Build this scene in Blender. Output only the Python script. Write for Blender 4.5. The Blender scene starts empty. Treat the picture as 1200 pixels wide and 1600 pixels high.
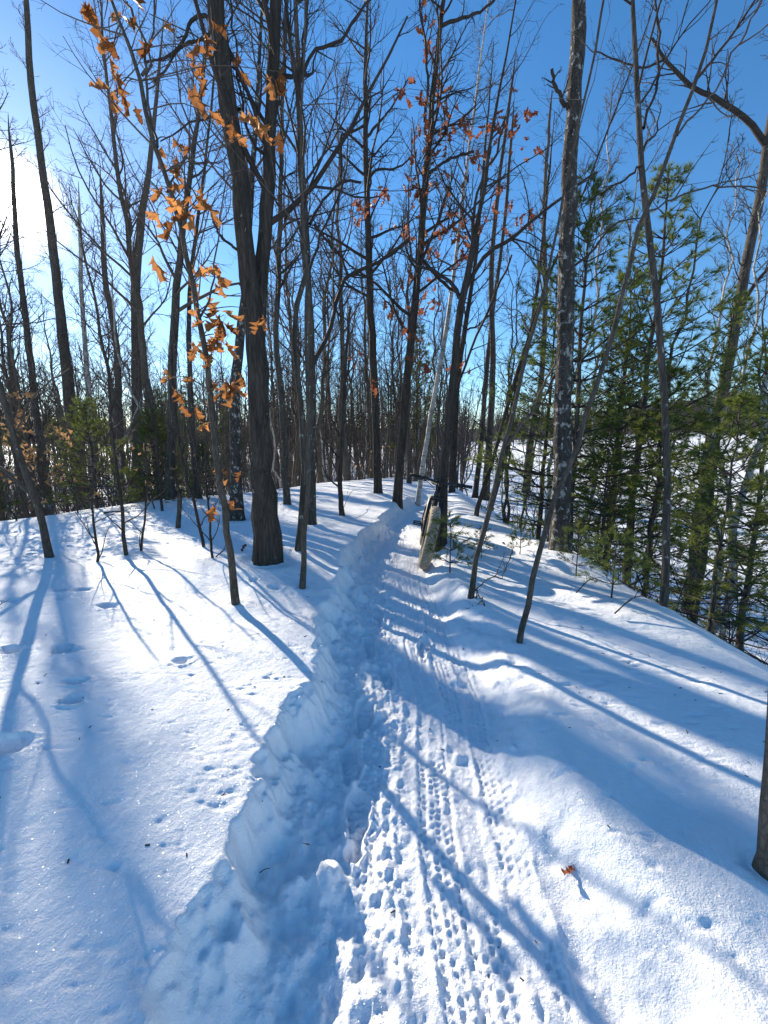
import bpy, math, random
import numpy as np
from mathutils import Vector, Matrix, Euler

# ------------------------------------------------------------------ camera, sky, sun, exposure
SC = bpy.context.scene
CAMZ, PITCH, FPX = 1.45, math.radians(9.75), 640.0      # photo is 1200 x 1600
cam_d = bpy.data.cameras.new('camera')
cam = bpy.data.objects.new('camera', cam_d)
SC.collection.objects.link(cam)
cam.location = (0, 0, CAMZ)
cam.rotation_euler = (math.radians(90) - PITCH, 0, 0)
cam_d.sensor_fit = 'HORIZONTAL'
cam_d.sensor_width = 36.0
cam_d.lens = 36.0 * FPX / 1200.0
cam_d.clip_start = 0.02
cam_d.clip_end = 3000
SC.camera = cam

SUN_AZ = math.radians(-39.3)      # from +Y towards +X
SUN_EL = math.radians(22.1)
SUN = Vector((math.sin(SUN_AZ) * math.cos(SUN_EL), math.cos(SUN_AZ) * math.cos(SUN_EL), math.sin(SUN_EL)))

world = bpy.data.worlds.new('World')
SC.world = world
world.use_nodes = True
wn, wl = world.node_tree.nodes, world.node_tree.links
bg = wn['Background']
sky = wn.new('ShaderNodeTexSky')
sky.sky_type = 'NISHITA'
sky.sun_disc = False
sky.sun_elevation = SUN_EL
sky.sun_rotation = SUN_AZ
sky.altitude = 300
sky.air_density = 1.0
sky.dust_density = 0.1
sky.ozone_density = 3.0
# the sun itself and the bright ring of sky round it, in the sun's direction
tc = wn.new('ShaderNodeTexCoord')
dot = wn.new('ShaderNodeVectorMath'); dot.operation = 'DOT_PRODUCT'
nrm = wn.new('ShaderNodeVectorMath'); nrm.operation = 'NORMALIZE'
wl.new(tc.outputs['Generated'], nrm.inputs[0])
wl.new(nrm.outputs['Vector'], dot.inputs[0])
dot.inputs[1].default_value = SUN
def wmath(op, a, b):
    n = wn.new('ShaderNodeMath'); n.operation = op
    for i, s in enumerate((a, b)):
        if s is None: continue
        if isinstance(s, (int, float)): n.inputs[i].default_value = s
        else: wl.new(s, n.inputs[i])
    return n.outputs[0]
cosang = wmath('MAXIMUM', dot.outputs['Value'], 0.0)
core = wmath('MULTIPLY', wmath('POWER', cosang, 1300.0), 60.0)
halo = wmath('MULTIPLY', wmath('POWER', cosang, 40.0), .7)
glow = wmath('ADD', core, halo)
addn = wn.new('ShaderNodeMixRGB'); addn.blend_type = 'ADD'; addn.inputs[0].default_value = 1.0
gcol = wn.new('ShaderNodeMixRGB'); gcol.blend_type = 'MULTIPLY'; gcol.inputs[0].default_value = 1.0
gcol.inputs[1].default_value = (1.0, 0.93, 0.9, 1)
wl.new(glow, gcol.inputs[2])
hsv = wn.new('ShaderNodeHueSaturation')
hsv.inputs['Saturation'].default_value = 1.23
wl.new(sky.outputs['Color'], hsv.inputs['Color'])
wl.new(hsv.outputs['Color'], addn.inputs[1])
wl.new(gcol.outputs['Color'], addn.inputs[2])
wl.new(addn.outputs['Color'], bg.inputs['Color'])
bg.inputs['Strength'].default_value = 0.116

sun_d = bpy.data.lights.new('sun', 'SUN')
sun_d.energy = 5.0
sun_d.angle = math.radians(0.53)
sun_d.color = (1.0, 0.90, 0.74)
sun_o = bpy.data.objects.new('sun', sun_d)
SC.collection.objects.link(sun_o)
sun_o.location = (-20, 25, 20)
sun_o.rotation_euler = SUN.to_track_quat('Z', 'Y').to_euler()

SC.view_settings.view_transform = 'Standard'
SC.view_settings.look = 'None'
SC.view_settings.gamma = 1.0
SC.view_settings.use_curve_mapping = False
SC.view_settings.exposure = 0.87
SC.render.engine = 'CYCLES'
SC.cycles.use_denoising = True
SC.cycles.max_bounces = 6
SC.cycles.diffuse_bounces = 3
SC.cycles.glossy_bounces = 2
SC.cycles.transmission_bounces = 3
SC.cycles.sample_clamp_indirect = 4.0
SC.cycles.sample_clamp_direct = 12.0

COL = SC.collection
RNG = np.random.default_rng(11)
random.seed(5)

# ------------------------------------------------------------------ helpers
def tag(o, label=None, cat=None, group=None, kind=None):
    if label: o['label'] = label
    if cat: o['category'] = cat
    if group: o['group'] = group
    if kind: o['kind'] = kind
    return o

def mesh_of(name, V, F, mat, smooth=True):
    """V (n,3) array; F list of index arrays (m,k)"""
    me = bpy.data.meshes.new(name)
    V = np.asarray(V, dtype=np.float32)
    Fs = [np.asarray(f, dtype=np.int32) for f in F if len(f)]
    me.vertices.add(len(V)); me.vertices.foreach_set('co', V.ravel())
    nl = sum(f.size for f in Fs); nf = sum(len(f) for f in Fs)
    me.loops.add(nl); me.polygons.add(nf)
    me.loops.foreach_set('vertex_index', np.concatenate([f.ravel() for f in Fs]))
    tot = np.concatenate([np.full(len(f), f.shape[1], dtype=np.int32) for f in Fs])
    st = np.concatenate([[0], np.cumsum(tot)[:-1]]).astype(np.int32)
    me.polygons.foreach_set('loop_start', st)
    me.polygons.foreach_set('loop_total', tot)
    me.polygons.foreach_set('use_smooth', np.full(nf, smooth, dtype=bool))
    me.update(calc_edges=True)
    if mat: me.materials.append(mat)
    return me

def put(name, me, parent=None, loc=None):
    o = bpy.data.objects.new(name, me)
    COL.objects.link(o)
    if parent: o.parent = parent
    if loc is not None: o.location = loc
    return o

def empty(name, loc, label=None, cat=None, group=None):
    o = bpy.data.objects.new(name, None)
    COL.objects.link(o)
    o.location = loc
    o.empty_display_size = 0.1
    return tag(o, label, cat, group)

class Tubes:
    """collects tapered tubes and turns them into one mesh"""
    def __init__(self): self.g = {}
    def add(self, P, R, sides):
        P = np.asarray(P, float); R = np.asarray(R, float)
        if P.ndim == 2: P = P[None]; R = R[None]
        self.g.setdefault((P.shape[1], sides), []).append((P, R))
    def arrays(self):
        Vs, Fs, off = [], [], 0
        for (n, s), items in self.g.items():
            P = np.concatenate([i[0] for i in items]); R = np.concatenate([i[1] for i in items])
            M = len(P)
            T = np.gradient(P, axis=1)
            T /= np.linalg.norm(T, axis=2, keepdims=True) + 1e-9
            mean = np.abs(T.mean(axis=1))
            ref = np.eye(3)[np.argmin(mean, axis=1)][:, None, :]
            N = np.cross(T, ref); N /= np.linalg.norm(N, axis=2, keepdims=True) + 1e-9
            B = np.cross(T, N)
            a = np.arange(s) * 2 * math.pi / s
            V = P[:, :, None, :] + R[:, :, None, None] * (np.cos(a)[None, None, :, None] * N[:, :, None, :] + np.sin(a)[None, None, :, None] * B[:, :, None, :])
            Vs.append(V.reshape(-1, 3))
            i, j, k = np.meshgrid(np.arange(M), np.arange(n - 1), np.arange(s), indexing='ij')
            k2 = (k + 1) % s
            base = off + i * n * s
            F = np.stack([base + j * s + k, base + j * s + k2, base + (j + 1) * s + k2, base + (j + 1) * s + k], -1).reshape(-1, 4)
            Fs.append(F)
            off += M * n * s
        return np.concatenate(Vs), Fs
    def mesh(self, name, mat):
        V, F = self.arrays()
        return mesh_of(name, V, F, mat)

def unit(v): return v / (np.linalg.norm(v, axis=-1, keepdims=True) + 1e-9)

# ---- noise
def _hash(i, j, seed):
    h = (i.astype(np.int64) * 374761393 + j.astype(np.int64) * 668265263 + seed * 974634777) & 0xffffffff
    h = ((h ^ (h >> 13)) * 1274126177) & 0xffffffff
    h = h ^ (h >> 16)
    return (h & 0xffff) / 65535.0
def vnoise(x, y, seed=0):
    i, j = np.floor(x), np.floor(y)
    fx, fy = x - i, y - j
    fx = fx * fx * fx * (fx * (fx * 6 - 15) + 10); fy = fy * fy * fy * (fy * (fy * 6 - 15) + 10)
    a, b, c, d = _hash(i, j, seed), _hash(i + 1, j, seed), _hash(i, j + 1, seed), _hash(i + 1, j + 1, seed)
    return (a * (1 - fx) + b * fx) * (1 - fy) + (c * (1 - fx) + d * fx) * fy - 0.5
def fbm(x, y, seed=0, oct=4, gain=0.5):
    s, a = 0, 1.0
    for o in range(oct):
        c, sn = math.cos(o * 1.1), math.sin(o * 1.1)
        s = s + a * vnoise((x * c - y * sn) * 2 ** o, (x * sn + y * c) * 2 ** o, seed + o)
        a *= gain
    return s
def sstep(a, b, x):
    t = np.clip((x - a) / (b - a), 0, 1)
    return t * t * (3 - 2 * t)
def splus(x, w): return w * np.logaddexp(0, x / w)

# ------------------------------------------------------------------ the lie of the land
TY = np.array([-2, .8, 1.3, 1.65, 2.1, 2.8, 3.4, 4.3, 5.7, 7.0, 8.4, 10.4, 13.0, 17.0, 60.0])
TX = np.array([.05, .08, .06, .08, .13, .09, .10, .06, .24, .46, .80, 1.35, 1.55, 1.3, 1.0])
def trail_x(Y): return np.interp(Y, TY, TX)

def surface(X, Y):
    """undisturbed snow surface"""
    z = 0.24 + 0.0 * X
    z = z - 0.10 * sstep(0.2, 1.1, X)
    z = z - 0.66 * splus(X - 2.12 - 0.15 * np.sin(Y * .5), 0.16) * (1 - 0.0 * X)        # bank down to the field
    z = z - 0.05 * sstep(3, 9, Y)
    d = (-(X + 6.5) * 0.825 + (Y - 6.6) * 0.565)            # beyond the left crest
    z = z - 0.30 * splus(d - 0.3, 0.5)
    z = z - 0.22 * splus(Y - 17, 1.2) * sstep(-3, 1, X)
    z = np.maximum(z, -2.6) + 0 * X if False else z
    floor = np.where(X > 2, -4.4, -2.4)
    fl = -2.4 - 2.0 * sstep(3.5, 9, X)
    z = fl + splus(z - fl, 0.25)
    r = np.sqrt(X * X + Y * Y)
    z = z + 9.0 * sstep(70, 260, r) * sstep(-.15, .75, X / (r + .01)) + 2.5 * sstep(60, 300, r)
    z = z + 0.10 * fbm(X * .35, Y * .35, 3, 3) * (1 - .4 * sstep(0, 3, 3 - np.abs(X)))
    z = z + 0.035 * fbm(X * 1.3, Y * 1.3, 9, 3)
    return z

def trough(X, Y):
    t = X - trail_x(Y)
    near = 1 - sstep(15, 19, Y)
    wob = 0.10 * fbm(Y * 1.7, Y * 0 + 3.3, 21, 4) + 0.05 * fbm(Y * 7.0, X * 5, 23, 3)
    nr = 1 - sstep(3, 6, Y)
    tw = t + nr * (.10 * fbm(X * 5.5, Y * 5.5, 25, 4, .5) + .010 * fbm(X * 24, Y * 21, 26, 2))
    hw = np.interp(Y, [.8, 1.2, 1.7, 2.3, 3.2, 5, 9], [.44, .40, .345, .35, .35, .33, .30])
    L = .62 * sstep(0, 1, (-tw - hw - .05 - wob) / .15) + .38 * sstep(0, 1, (-tw - hw + .10 - wob) / (np.interp(Y, [1, 2.5, 6], [.30, .24, .2]) + .07 * vnoise(Y * 2, Y * 0, 4)))
    wob2 = 0.16 * fbm(Y * 1.3, Y * 0 + 8.1, 31, 3)
    Rr = sstep(0, 1, (t - 0.34 - wob2) / 0.42)
    inside = (1 - L) * (1 - Rr)
    return inside * near, L, Rr, t

TREE_MOUNDS = []
def ground_macro(X, Y):
    S = surface(X, Y)
    ins, L, Rr, t = trough(X, Y)
    fl = 0.0 - 0.05 * sstep(3, 9, Y) - .22 * splus(Y - 17, 1.2)
    z = S * (1 - ins) + fl * ins
    return z

def gz(x, y):
    return float(ground_macro(np.array([float(x)]), np.array([float(y)]))[0])

CP, SP = math.cos(PITCH), math.sin(PITCH)
def pray(px, py):
    u, v = (px - 600) / FPX, (py - 800) / FPX
    return u, CP - v * SP, SP + v * CP            # right, forward, down per unit of depth
def pground(px, py):
    u, f, d = pray(px, py)
    t = 0.3; prev = t
    while t < 200:
        if CAMZ - d * t <= gz(u * t, f * t): break
        prev = t; t *= 1.02
    lo, hi = prev, t
    for _ in range(14):
        m = (lo + hi) / 2
        if CAMZ - d * m <= gz(u * m, f * m): hi = m
        else: lo = m
    return u * hi, f * hi
def pplane(px, py, Y):
    u, f, d = pray(px, py)
    t = Y / f
    return np.array([u * t, Y, CAMZ - d * t]), t

# prints in the snow: (px, py, long, wide, depth, turn)
PRINTS = [(20, 1015, .17, .11, .05, .1), (105, 1015, .17, .11, .055, -.2), (120, 1066, .10, .07, .03, .1), (114, 1094, .11, .08, .035, 0),
          (5, 1165, .24, .13, .06, .1), (98, 923, .13, .10, .035, 0), (128, 922, .13, .10, .035, 0), (95, 936, .10, .07, .02, 0), (168, 948, .16, .1, .03, .1),
          (15, 938, .12, .09, .03, 0), (25, 882, .14, .1, .03, 0), (112, 845, .25, .14, .04, .3), (285, 1032, .12, .08, .025, 0), (430, 922, .14, .1, .03, 0),
          (395, 915, .1, .08, .02, 0), (985, 1035, .06, .05, .02, 0), (18, 857, .15, .1, .03, 0)]
PW = [(pground(p[0], p[1]), p) for p in PRINTS]
BOOTS = [((-.17, 1.36), .0), ((-.22, 1.95), -.1), ((-.1, 2.35), .2), ((.2, 2.75), -.2), ((-.2, 2.72), .1), ((-.15, 3.2), 0), ((-.23, 1.64), .1)]

_rc = np.random.default_rng(8)
CLODS = []
for _ in range(110):
    cy_ = 1.05 + 3.4 * _rc.random() ** 1.5
    ct = _rc.choice([-1, 1], p=[.8, .2])
    off_ = -.30 + _rc.normal() * .10 if ct < 0 else .38 + _rc.normal() * .08
    cr__ = .012 + .03 * _rc.random() ** 2.2
    CLODS.append((trail_x(cy_) + off_, cy_, cr__, cr__ * _rc.uniform(.4, .75)))
def ground_full(X, Y):
    z = ground_macro(X, Y)
    ins, L, Rr, t = trough(X, Y)
    near = 1 - sstep(5.5, 9, np.abs(Y))
    # open snow: small wind pits, clots that fell from the branches
    op = (1 - ins)
    pit = fbm(X * 13 + 4 * Y, Y * 20, 41, 3)
    z = z + op * near * (0.010 * fbm(X * 4, Y * 4, 40, 3) - 0.020 * np.clip(pit - .24, 0, 1))
    # ragged wall of the trench
    wall = np.clip(4 * L * (1 - L), 0, 1) * (1 - Rr)
    z = z + wall * near * (0.08 * fbm(X * 6, Y * 6, 51, 4, .55) + 0.03 * fbm(X * 20, Y * 20, 52, 2))
    crumb = 1 + .8 * fbm(X * 25, Y * 25, 58, 2)
    for (cx, cy, cr_, chh) in CLODS:
        dd = ((X - cx) ** 2 + (Y - cy) ** 2) / cr_ ** 2
        mk = dd < 9
        dd = dd[mk] * crumb[mk]
        z[mk] += chh * np.exp(-dd * dd)
    lip = np.exp(-((t + .50) / .07) ** 2) * near
    z = z + lip * 0.05 * fbm(Y * 4.5, X * 2, 54, 3)
    wr = np.clip(4 * Rr * (1 - Rr), 0, 1)
    z = z + wr * near * (0.13 * fbm(X * 2.6, Y * 2.2, 55, 3) + 0.02 * fbm(X * 11, Y * 11, 56, 2))
    # floor of the trail: churned, then ridden over
    lump = fbm(X * 16, Y * 13, 61, 4, .6)
    leftside = sstep(.06, -.05, t - .0) if False else 1 - sstep(-.08, .05, t)
    z = z + ins * near * (0.030 * fbm(X * 3.3, Y * 2.6, 60, 3) + 0.017 * lump * (.6 + .9 * leftside))
    det = (1 - sstep(3.2, 5.0, Y)) * ins
    for q, (t0, w, dep) in enumerate([(.03, .062, .014), (.145, .066, .020), (.255, .060, .014), (.36, .05, .008), (-.13, .05, .006)]):
        c = t0 + .022 * np.sin(Y * 1.25 + q * 1.9) + .01 * np.sin(Y * 4 + q)
        a = t - c + .010 * fbm(X * 11, Y * 9, 97 + q, 2)
        inl = 1 - sstep(w * .85, w * 1.12, np.abs(a))
        patch = sstep(-.16, .06, fbm(X * 3 + q * 7, Y * 2.2, 70 + q, 2)) if q else sstep(-.05, .1, fbm(X * 3, Y * 2.2, 70, 2))
        ca = a / .027 + 40; cb = (Y + .016 * fbm(X * 9, Y * 11, 98 + q, 2)) / .031
        ia = np.floor(ca); cb = cb + .5 * (ia % 2); ib = np.floor(cb)
        rnd = _hash(ia, ib, 80 + q)
        fa, fb = np.abs(ca - ia - .5 + .18 * (rnd - .5)), np.abs(cb - ib - .5 + .25 * (_hash(ia, ib, 90 + q) - .5))
        pitk = (1 - sstep(.24, .36, fa)) * (1 - sstep(.22, .34, fb)) * (rnd > .2) * (.5 + .8 * rnd)
        z = z + det * inl * (-.35 * dep - patch * (.0065 * pitk)) - det * inl * .3 * 0.02 * lump * patch
        rim = np.exp(-((np.abs(a) - w * 1.15) / .014) ** 2)
        z = z + det * rim * .004 * (1 + 2 * fbm(X * 20, Y * 20, 95 + q, 2))
    for (bx, by), ang in BOOTS:
        dx, dy = X - trail_x(by) - bx, Y - by
        c, s = math.cos(ang), math.sin(ang)
        a, b = dx * c + dy * s, (-dx * s + dy * c)
        wd = .048 + .012 * np.clip(b / .14, -1, 1)
        e = np.sqrt((a / wd) ** 2 + (b / .145) ** 2) + .5 * fbm(X * 14, Y * 14, 99, 2)
        m = 1 - sstep(.78, 1.05, e)
        z = z - m * (.030 + .004 * np.sign(np.sin(b * 190)) * (np.abs(a) < .035)) + .012 * np.exp(-((e - 1.18) / .14) ** 2)
    for (gx, gy), p in PW:
        dx, dy = X - gx, Y - gy
        c, s = math.cos(p[5]), math.sin(p[5])
        e = np.sqrt(((dx * c + dy * s) / (p[2] * .42)) ** 2 + ((-dx * s + dy * c) / (p[3] * .5)) ** 2) + .7 * fbm(X * 22, Y * 22, 44, 2)
        z = z - p[4] * (1 - sstep(.45, 1.1, e)) + .008 * np.exp(-((e - 1.25) / .2) ** 2)
    for (mx, my, r, h, well) in TREE_MOUNDS:
        dd = np.sqrt((X - mx) ** 2 + (Y - my) ** 2)
        z = z + h * np.exp(-(dd / (r * 3.2)) ** 2) - well * np.exp(-((dd - r) / (r * .55)) ** 2)
    return z

def grow_axis(a0, a1, fine, g1, mid, g2, end):
    """fine between a0..a1, growing by g1 until |offset| mid, by g2 until end"""
    x = list(np.arange(a0, a1, fine))
    s = fine; v = x[-1]
    while v < end:
        s *= g1 if v < mid else g2
        v += s; x.append(v)
    return x

# ------------------------------------------------------------------ materials
def newmat(name):
    m = bpy.data.materials.new(name); m.use_nodes = True
    nt = m.node_tree
    return m, nt.nodes, nt.links, nt.nodes['Principled BSDF']
def ramp(N, pts):
    r = N.new('ShaderNodeValToRGB')
    e = r.color_ramp.elements
    while len(e) > 1: e.remove(e[-1])
    e[0].position = pts[0][0]; e[0].color = (*pts[0][1], 1)
    for p, c in pts[1:]:
        k = e.new(p); k.color = (*c, 1)
    return r
def nnoise(N, Lk, scale, detail=4, rough=.55, vec=None):
    n = N.new('ShaderNodeTexNoise'); n.inputs['Scale'].default_value = scale
    n.inputs['Detail'].default_value = detail; n.inputs['Roughness'].default_value = rough
    if vec is not None: Lk.new(vec, n.inputs['Vector'])
    return n
def mapping(N, Lk, scale, coord='Object'):
    t = N.new('ShaderNodeTexCoord'); m = N.new('ShaderNodeMapping')
    m.inputs['Scale'].default_value = scale
    Lk.new(t.outputs[coord], m.inputs['Vector'])
    return m.outputs['Vector']
def bump(N, Lk, h, strength, dist, prev=None):
    b = N.new('ShaderNodeBump'); b.inputs['Strength'].default_value = strength; b.inputs['Distance'].default_value = dist
    Lk.new(h, b.inputs['Height'])
    if prev is not None: Lk.new(prev, b.inputs['Normal'])
    return b.outputs['Normal']

def make_snow():
    m, N, Lk, P = newmat('snow')
    v = mapping(N, Lk, (1, 1, 1))
    n1 = nnoise(N, Lk, 26, 5, .6, v)
    n2 = nnoise(N, Lk, 190, 3, .6, v)
    nb = bump(N, Lk, n1.outputs['Fac'], .35, .03)
    nb = bump(N, Lk, n2.outputs['Fac'], .55, .006, nb)
    r = ramp(N, [(.3, (.87, .875, .885)), (.7, (.92, .922, .925))])
    Lk.new(n1.outputs['Fac'], r.inputs['Fac'])
    Lk.new(r.outputs['Color'], P.inputs['Base Color'])
    P.inputs['Roughness'].default_value = .75
    P.inputs['Specular IOR Level'].default_value = .25
    Lk.new(nb, P.inputs['Normal'])
    # loose crystals: tiny facets turned every way, a few of which flash in the sun
    vo = N.new('ShaderNodeTexVoronoi'); vo.inputs['Scale'].default_value = 420
    Lk.new(v, vo.inputs['Vector'])
    sub = N.new('ShaderNodeVectorMath'); sub.operation = 'SUBTRACT'; sub.inputs[1].default_value = (.5, .5, .5)
    Lk.new(vo.outputs['Color'], sub.inputs[0])
    sc = N.new('ShaderNodeVectorMath'); sc.operation = 'MULTIPLY'; sc.inputs[1].default_value = (1.7, 1.7, .6)
    Lk.new(sub.outputs[0], sc.inputs[0])
    ge = N.new('ShaderNodeNewGeometry')
    ad = N.new('ShaderNodeVectorMath'); ad.operation = 'ADD'
    Lk.new(sc.outputs[0], ad.inputs[0]); Lk.new(ge.outputs['Normal'], ad.inputs[1])
    nz = N.new('ShaderNodeVectorMath'); nz.operation = 'NORMALIZE'; Lk.new(ad.outputs[0], nz.inputs[0])
    gl = N.new('ShaderNodeBsdfGlossy'); gl.inputs['Roughness'].default_value = .22
    gl.inputs['Color'].default_value = (1, 1, 1, 1)
    Lk.new(nz.outputs[0], gl.inputs['Normal'])
    mx = N.new('ShaderNodeMixShader'); mx.inputs[0].default_value = .022
    Lk.new(P.outputs[0], mx.inputs[1]); Lk.new(gl.outputs[0], mx.inputs[2])
    Lk.new(mx.outputs[0], N['Material Output'].inputs['Surface'])
    return m

def make_bark(name, dark, light, lichen=None, amount=.55, stretch=.13, scale=15, bstr=.8):
    m, N, Lk, P = newmat(name)
    v = mapping(N, Lk, (1, 1, stretch))
    n1 = nnoise(N, Lk, scale, 6, .65, v)
    vo = N.new('ShaderNodeTexVoronoi'); vo.feature = 'DISTANCE_TO_EDGE'; vo.inputs['Scale'].default_value = scale * 2.2
    dv = N.new('ShaderNodeVectorMath'); dv.operation = 'ADD'
    sc = N.new('ShaderNodeVectorMath'); sc.operation = 'SCALE'; sc.inputs['Scale'].default_value = .06
    Lk.new(n1.outputs['Color'], sc.inputs[0]); Lk.new(sc.outputs[0], dv.inputs[0]); Lk.new(v, dv.inputs[1])
    Lk.new(dv.outputs[0], vo.inputs['Vector'])
    r = ramp(N, [(.28, dark), (.72, light)])
    Lk.new(n1.outputs['Fac'], r.inputs['Fac'])
    col = r.outputs['Color']
    fur = ramp(N, [(.0, (.5, .5, .5)), (.2, (1, 1, 1))])
    Lk.new(vo.outputs['Distance'], fur.inputs['Fac'])
    mu = N.new('ShaderNodeMixRGB'); mu.blend_type = 'MULTIPLY'; mu.inputs[0].default_value = .8
    Lk.new(col, mu.inputs[1]); Lk.new(fur.outputs['Color'], mu.inputs[2]); col = mu.outputs['Color']
    if lichen:
        v2 = mapping(N, Lk, (1, 1, .8))
        n3 = nnoise(N, Lk, 16, 5, .65, v2)
        rr = ramp(N, [(amount, (0, 0, 0)), (amount + .05, (1, 1, 1))])
        Lk.new(n3.outputs['Fac'], rr.inputs['Fac'])
        mx = N.new('ShaderNodeMixRGB'); Lk.new(rr.outputs['Color'], mx.inputs[0])
        Lk.new(col, mx.inputs[1]); mx.inputs[2].default_value = (*lichen, 1); col = mx.outputs['Color']
    Lk.new(col, P.inputs['Base Color'])
    P.inputs['Roughness'].default_value = .9
    P.inputs['Specular IOR Level'].default_value = .2
    nb = bump(N, Lk, vo.outputs['Distance'], bstr, .02)
    nb = bump(N, Lk, n1.outputs['Fac'], .5, .01, nb)
    Lk.new(nb, P.inputs['Normal'])
    return m

def make_birch():
    m, N, Lk, P = newmat('birch_bark')
    v = mapping(N, Lk, (1, 1, 6))
    n1 = nnoise(N, Lk, 5, 4, .6, v)
    r = ramp(N, [(.30, (.05, .045, .04)), (.44, (.36, .335, .30)), (.7, (.52, .49, .45))])
    Lk.new(n1.outputs['Fac'], r.inputs['Fac'])
    n2 = nnoise(N, Lk, 2.2, 3, .6, mapping(N, Lk, (1, 1, 1)))
    r2 = ramp(N, [(.36, (.35, .33, .31)), (.5, (1, 1, 1))])
    Lk.new(n2.outputs['Fac'], r2.inputs['Fac'])
    mu = N.new('ShaderNodeMixRGB'); mu.blend_type = 'MULTIPLY'; mu.inputs[0].default_value = .8
    Lk.new(r.outputs['Color'], mu.inputs[1]); Lk.new(r2.outputs['Color'], mu.inputs[2])
    Lk.new(mu.outputs['Color'], P.inputs['Base Color'])
    P.inputs['Roughness'].default_value = .7
    return m

def make_leaf(name, c1, c2, transl=.45):
    m, N, Lk, P = newmat(name)
    oi = N.new('ShaderNodeObjectInfo')
    n = nnoise(N, Lk, 30, 3, .6, mapping(N, Lk, (1, 1, 1)))
    r = ramp(N, [(.25, c1), (.75, c2)])
    mxv = N.new('ShaderNodeMath'); mxv.operation = 'MULTIPLY_ADD'; mxv.inputs[1].default_value = .5
    Lk.new(oi.outputs['Random'], mxv.inputs[0])
    hv = N.new('ShaderNodeMath'); hv.operation = 'MULTIPLY'; hv.inputs[1].default_value = .5
    Lk.new(n.outputs['Fac'], hv.inputs[0]); Lk.new(hv.outputs[0], mxv.inputs[2])
    Lk.new(mxv.outputs[0], r.inputs['Fac'])
    Lk.new(r.outputs['Color'], P.inputs['Base Color'])
    P.inputs['Roughness'].default_value = .6
    P.inputs['Specular IOR Level'].default_value = .25
    tr = N.new('ShaderNodeBsdfTranslucent')
    Lk.new(r.outputs['Color'], tr.inputs['Color'])
    mx = N.new('ShaderNodeMixShader'); mx.inputs[0].default_value = transl
    Lk.new(P.outputs[0], mx.inputs[1]); Lk.new(tr.outputs[0], mx.inputs[2])
    Lk.new(mx.outputs[0], N['Material Output'].inputs['Surface'])
    return m

def make_plain(name, col, rough=.6, metal=0.0, var=.25, scale=20, spec=.4):
    m, N, Lk, P = newmat(name)
    n = nnoise(N, Lk, scale, 4, .6, mapping(N, Lk, (1, 1, 1)))
    r = ramp(N, [(.25, tuple(c * (1 - var) for c in col)), (.75, tuple(min(1, c * (1 + var)) for c in col))])
    Lk.new(n.outputs['Fac'], r.inputs['Fac'])
    Lk.new(r.outputs['Color'], P.inputs['Base Color'])
    P.inputs['Roughness'].default_value = rough
    P.inputs['Metallic'].default_value = metal
    P.inputs['Specular IOR Level'].default_value = spec
    return m

M = dict(
    snow=make_snow(),
    oak=make_bark('oak_bark', (.030, .024, .020), (.105, .085, .068), (.26, .25, .22), .66),
    grey=make_bark('grey_bark', (.045, .038, .032), (.135, .115, .095), (.30, .30, .27), .62),
    flaky=make_bark('flaky_bark', (.035, .030, .027), (.12, .105, .092), (.36, .35, .32), .565, .45, 18, 1.0),
    rind=make_bark('rind_bark', (.10, .075, .055), (.22, .17, .125), None, .6, .5, 20, .4),
    sapling=make_bark('sapling_bark', (.055, .045, .036), (.15, .125, .10), (.30, .28, .24), .66, .3, 24, .5),
    woods=make_bark('woods_bark', (.065, .052, .042), (.17, .14, .112), None, .6, .25, 10, .3),
    twig=make_plain('twig_bark', (.105, .080, .064), .8, 0, .3, 8, .2),
    darktwig=make_plain('dark_twig_bark', (.045, .036, .031), .8, 0, .3, 8, .2),
    birch=make_birch(),
    orange=make_leaf('orange_leaf', (.20, .075, .024), (.54, .24, .08), .58),
    red=make_leaf('russet_leaf', (.20, .055, .030), (.40, .14, .055), .45),
    tan=make_leaf('tan_leaf', (.36, .19, .085), (.55, .33, .16), .5),
    needle=make_leaf('pine_needle', (.07, .105, .020), (.22, .25, .06), .5),
    hillwood=make_plain('far_wood', (.085, .075, .070), .9, 0, .35, 1.2, .1),
)

# ------------------------------------------------------------------ trees
def smooth_path(pts, n):
    """Catmull-Rom through pts (k, c) resampled evenly by length in n points"""
    pts = np.asarray(pts, float)
    if len(pts) == 2:
        return pts[0] + (pts[1] - pts[0]) * np.linspace(0, 1, n)[:, None]
    p = np.vstack([2 * pts[0] - pts[1], pts, 2 * pts[-1] - pts[-2]])
    out = []
    for i in range(1, len(p) - 2):
        for t in np.linspace(0, 1, 12, endpoint=False):
            a, b, c, d = p[i - 1], p[i], p[i + 1], p[i + 2]
            out.append(.5 * ((2 * b) + (c - a) * t + (2 * a - 5 * b + 4 * c - d) * t * t + (-a + 3 * b - 3 * c + d) * t ** 3))
    out.append(pts[-1]); out = np.array(out)
    s = np.concatenate([[0], np.cumsum(np.linalg.norm(np.diff(out[:, :3], axis=0), axis=1))])
    q = np.linspace(0, s[-1], n)
    return np.stack([np.interp(q, s, out[:, k]) for k in range(out.shape[1])], 1)

def shoot(p0, d, L, r0, n, rng, wander, trop, tip=.25):
    """grow M shoots together; returns P (M,n,3), R (M,n)"""
    Mn = len(p0)
    P = np.zeros((Mn, n, 3)); P[:, 0] = p0
    d = unit(d)
    st = (L / (n - 1))[:, None]
    for i in range(1, n):
        d = unit(d + wander * rng.normal(size=(Mn, 3)) + np.array([0, 0, trop]))
        P[:, i] = P[:, i - 1] + d * st
    R = r0[:, None] * np.linspace(1, tip, n)[None]
    return P, R

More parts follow.
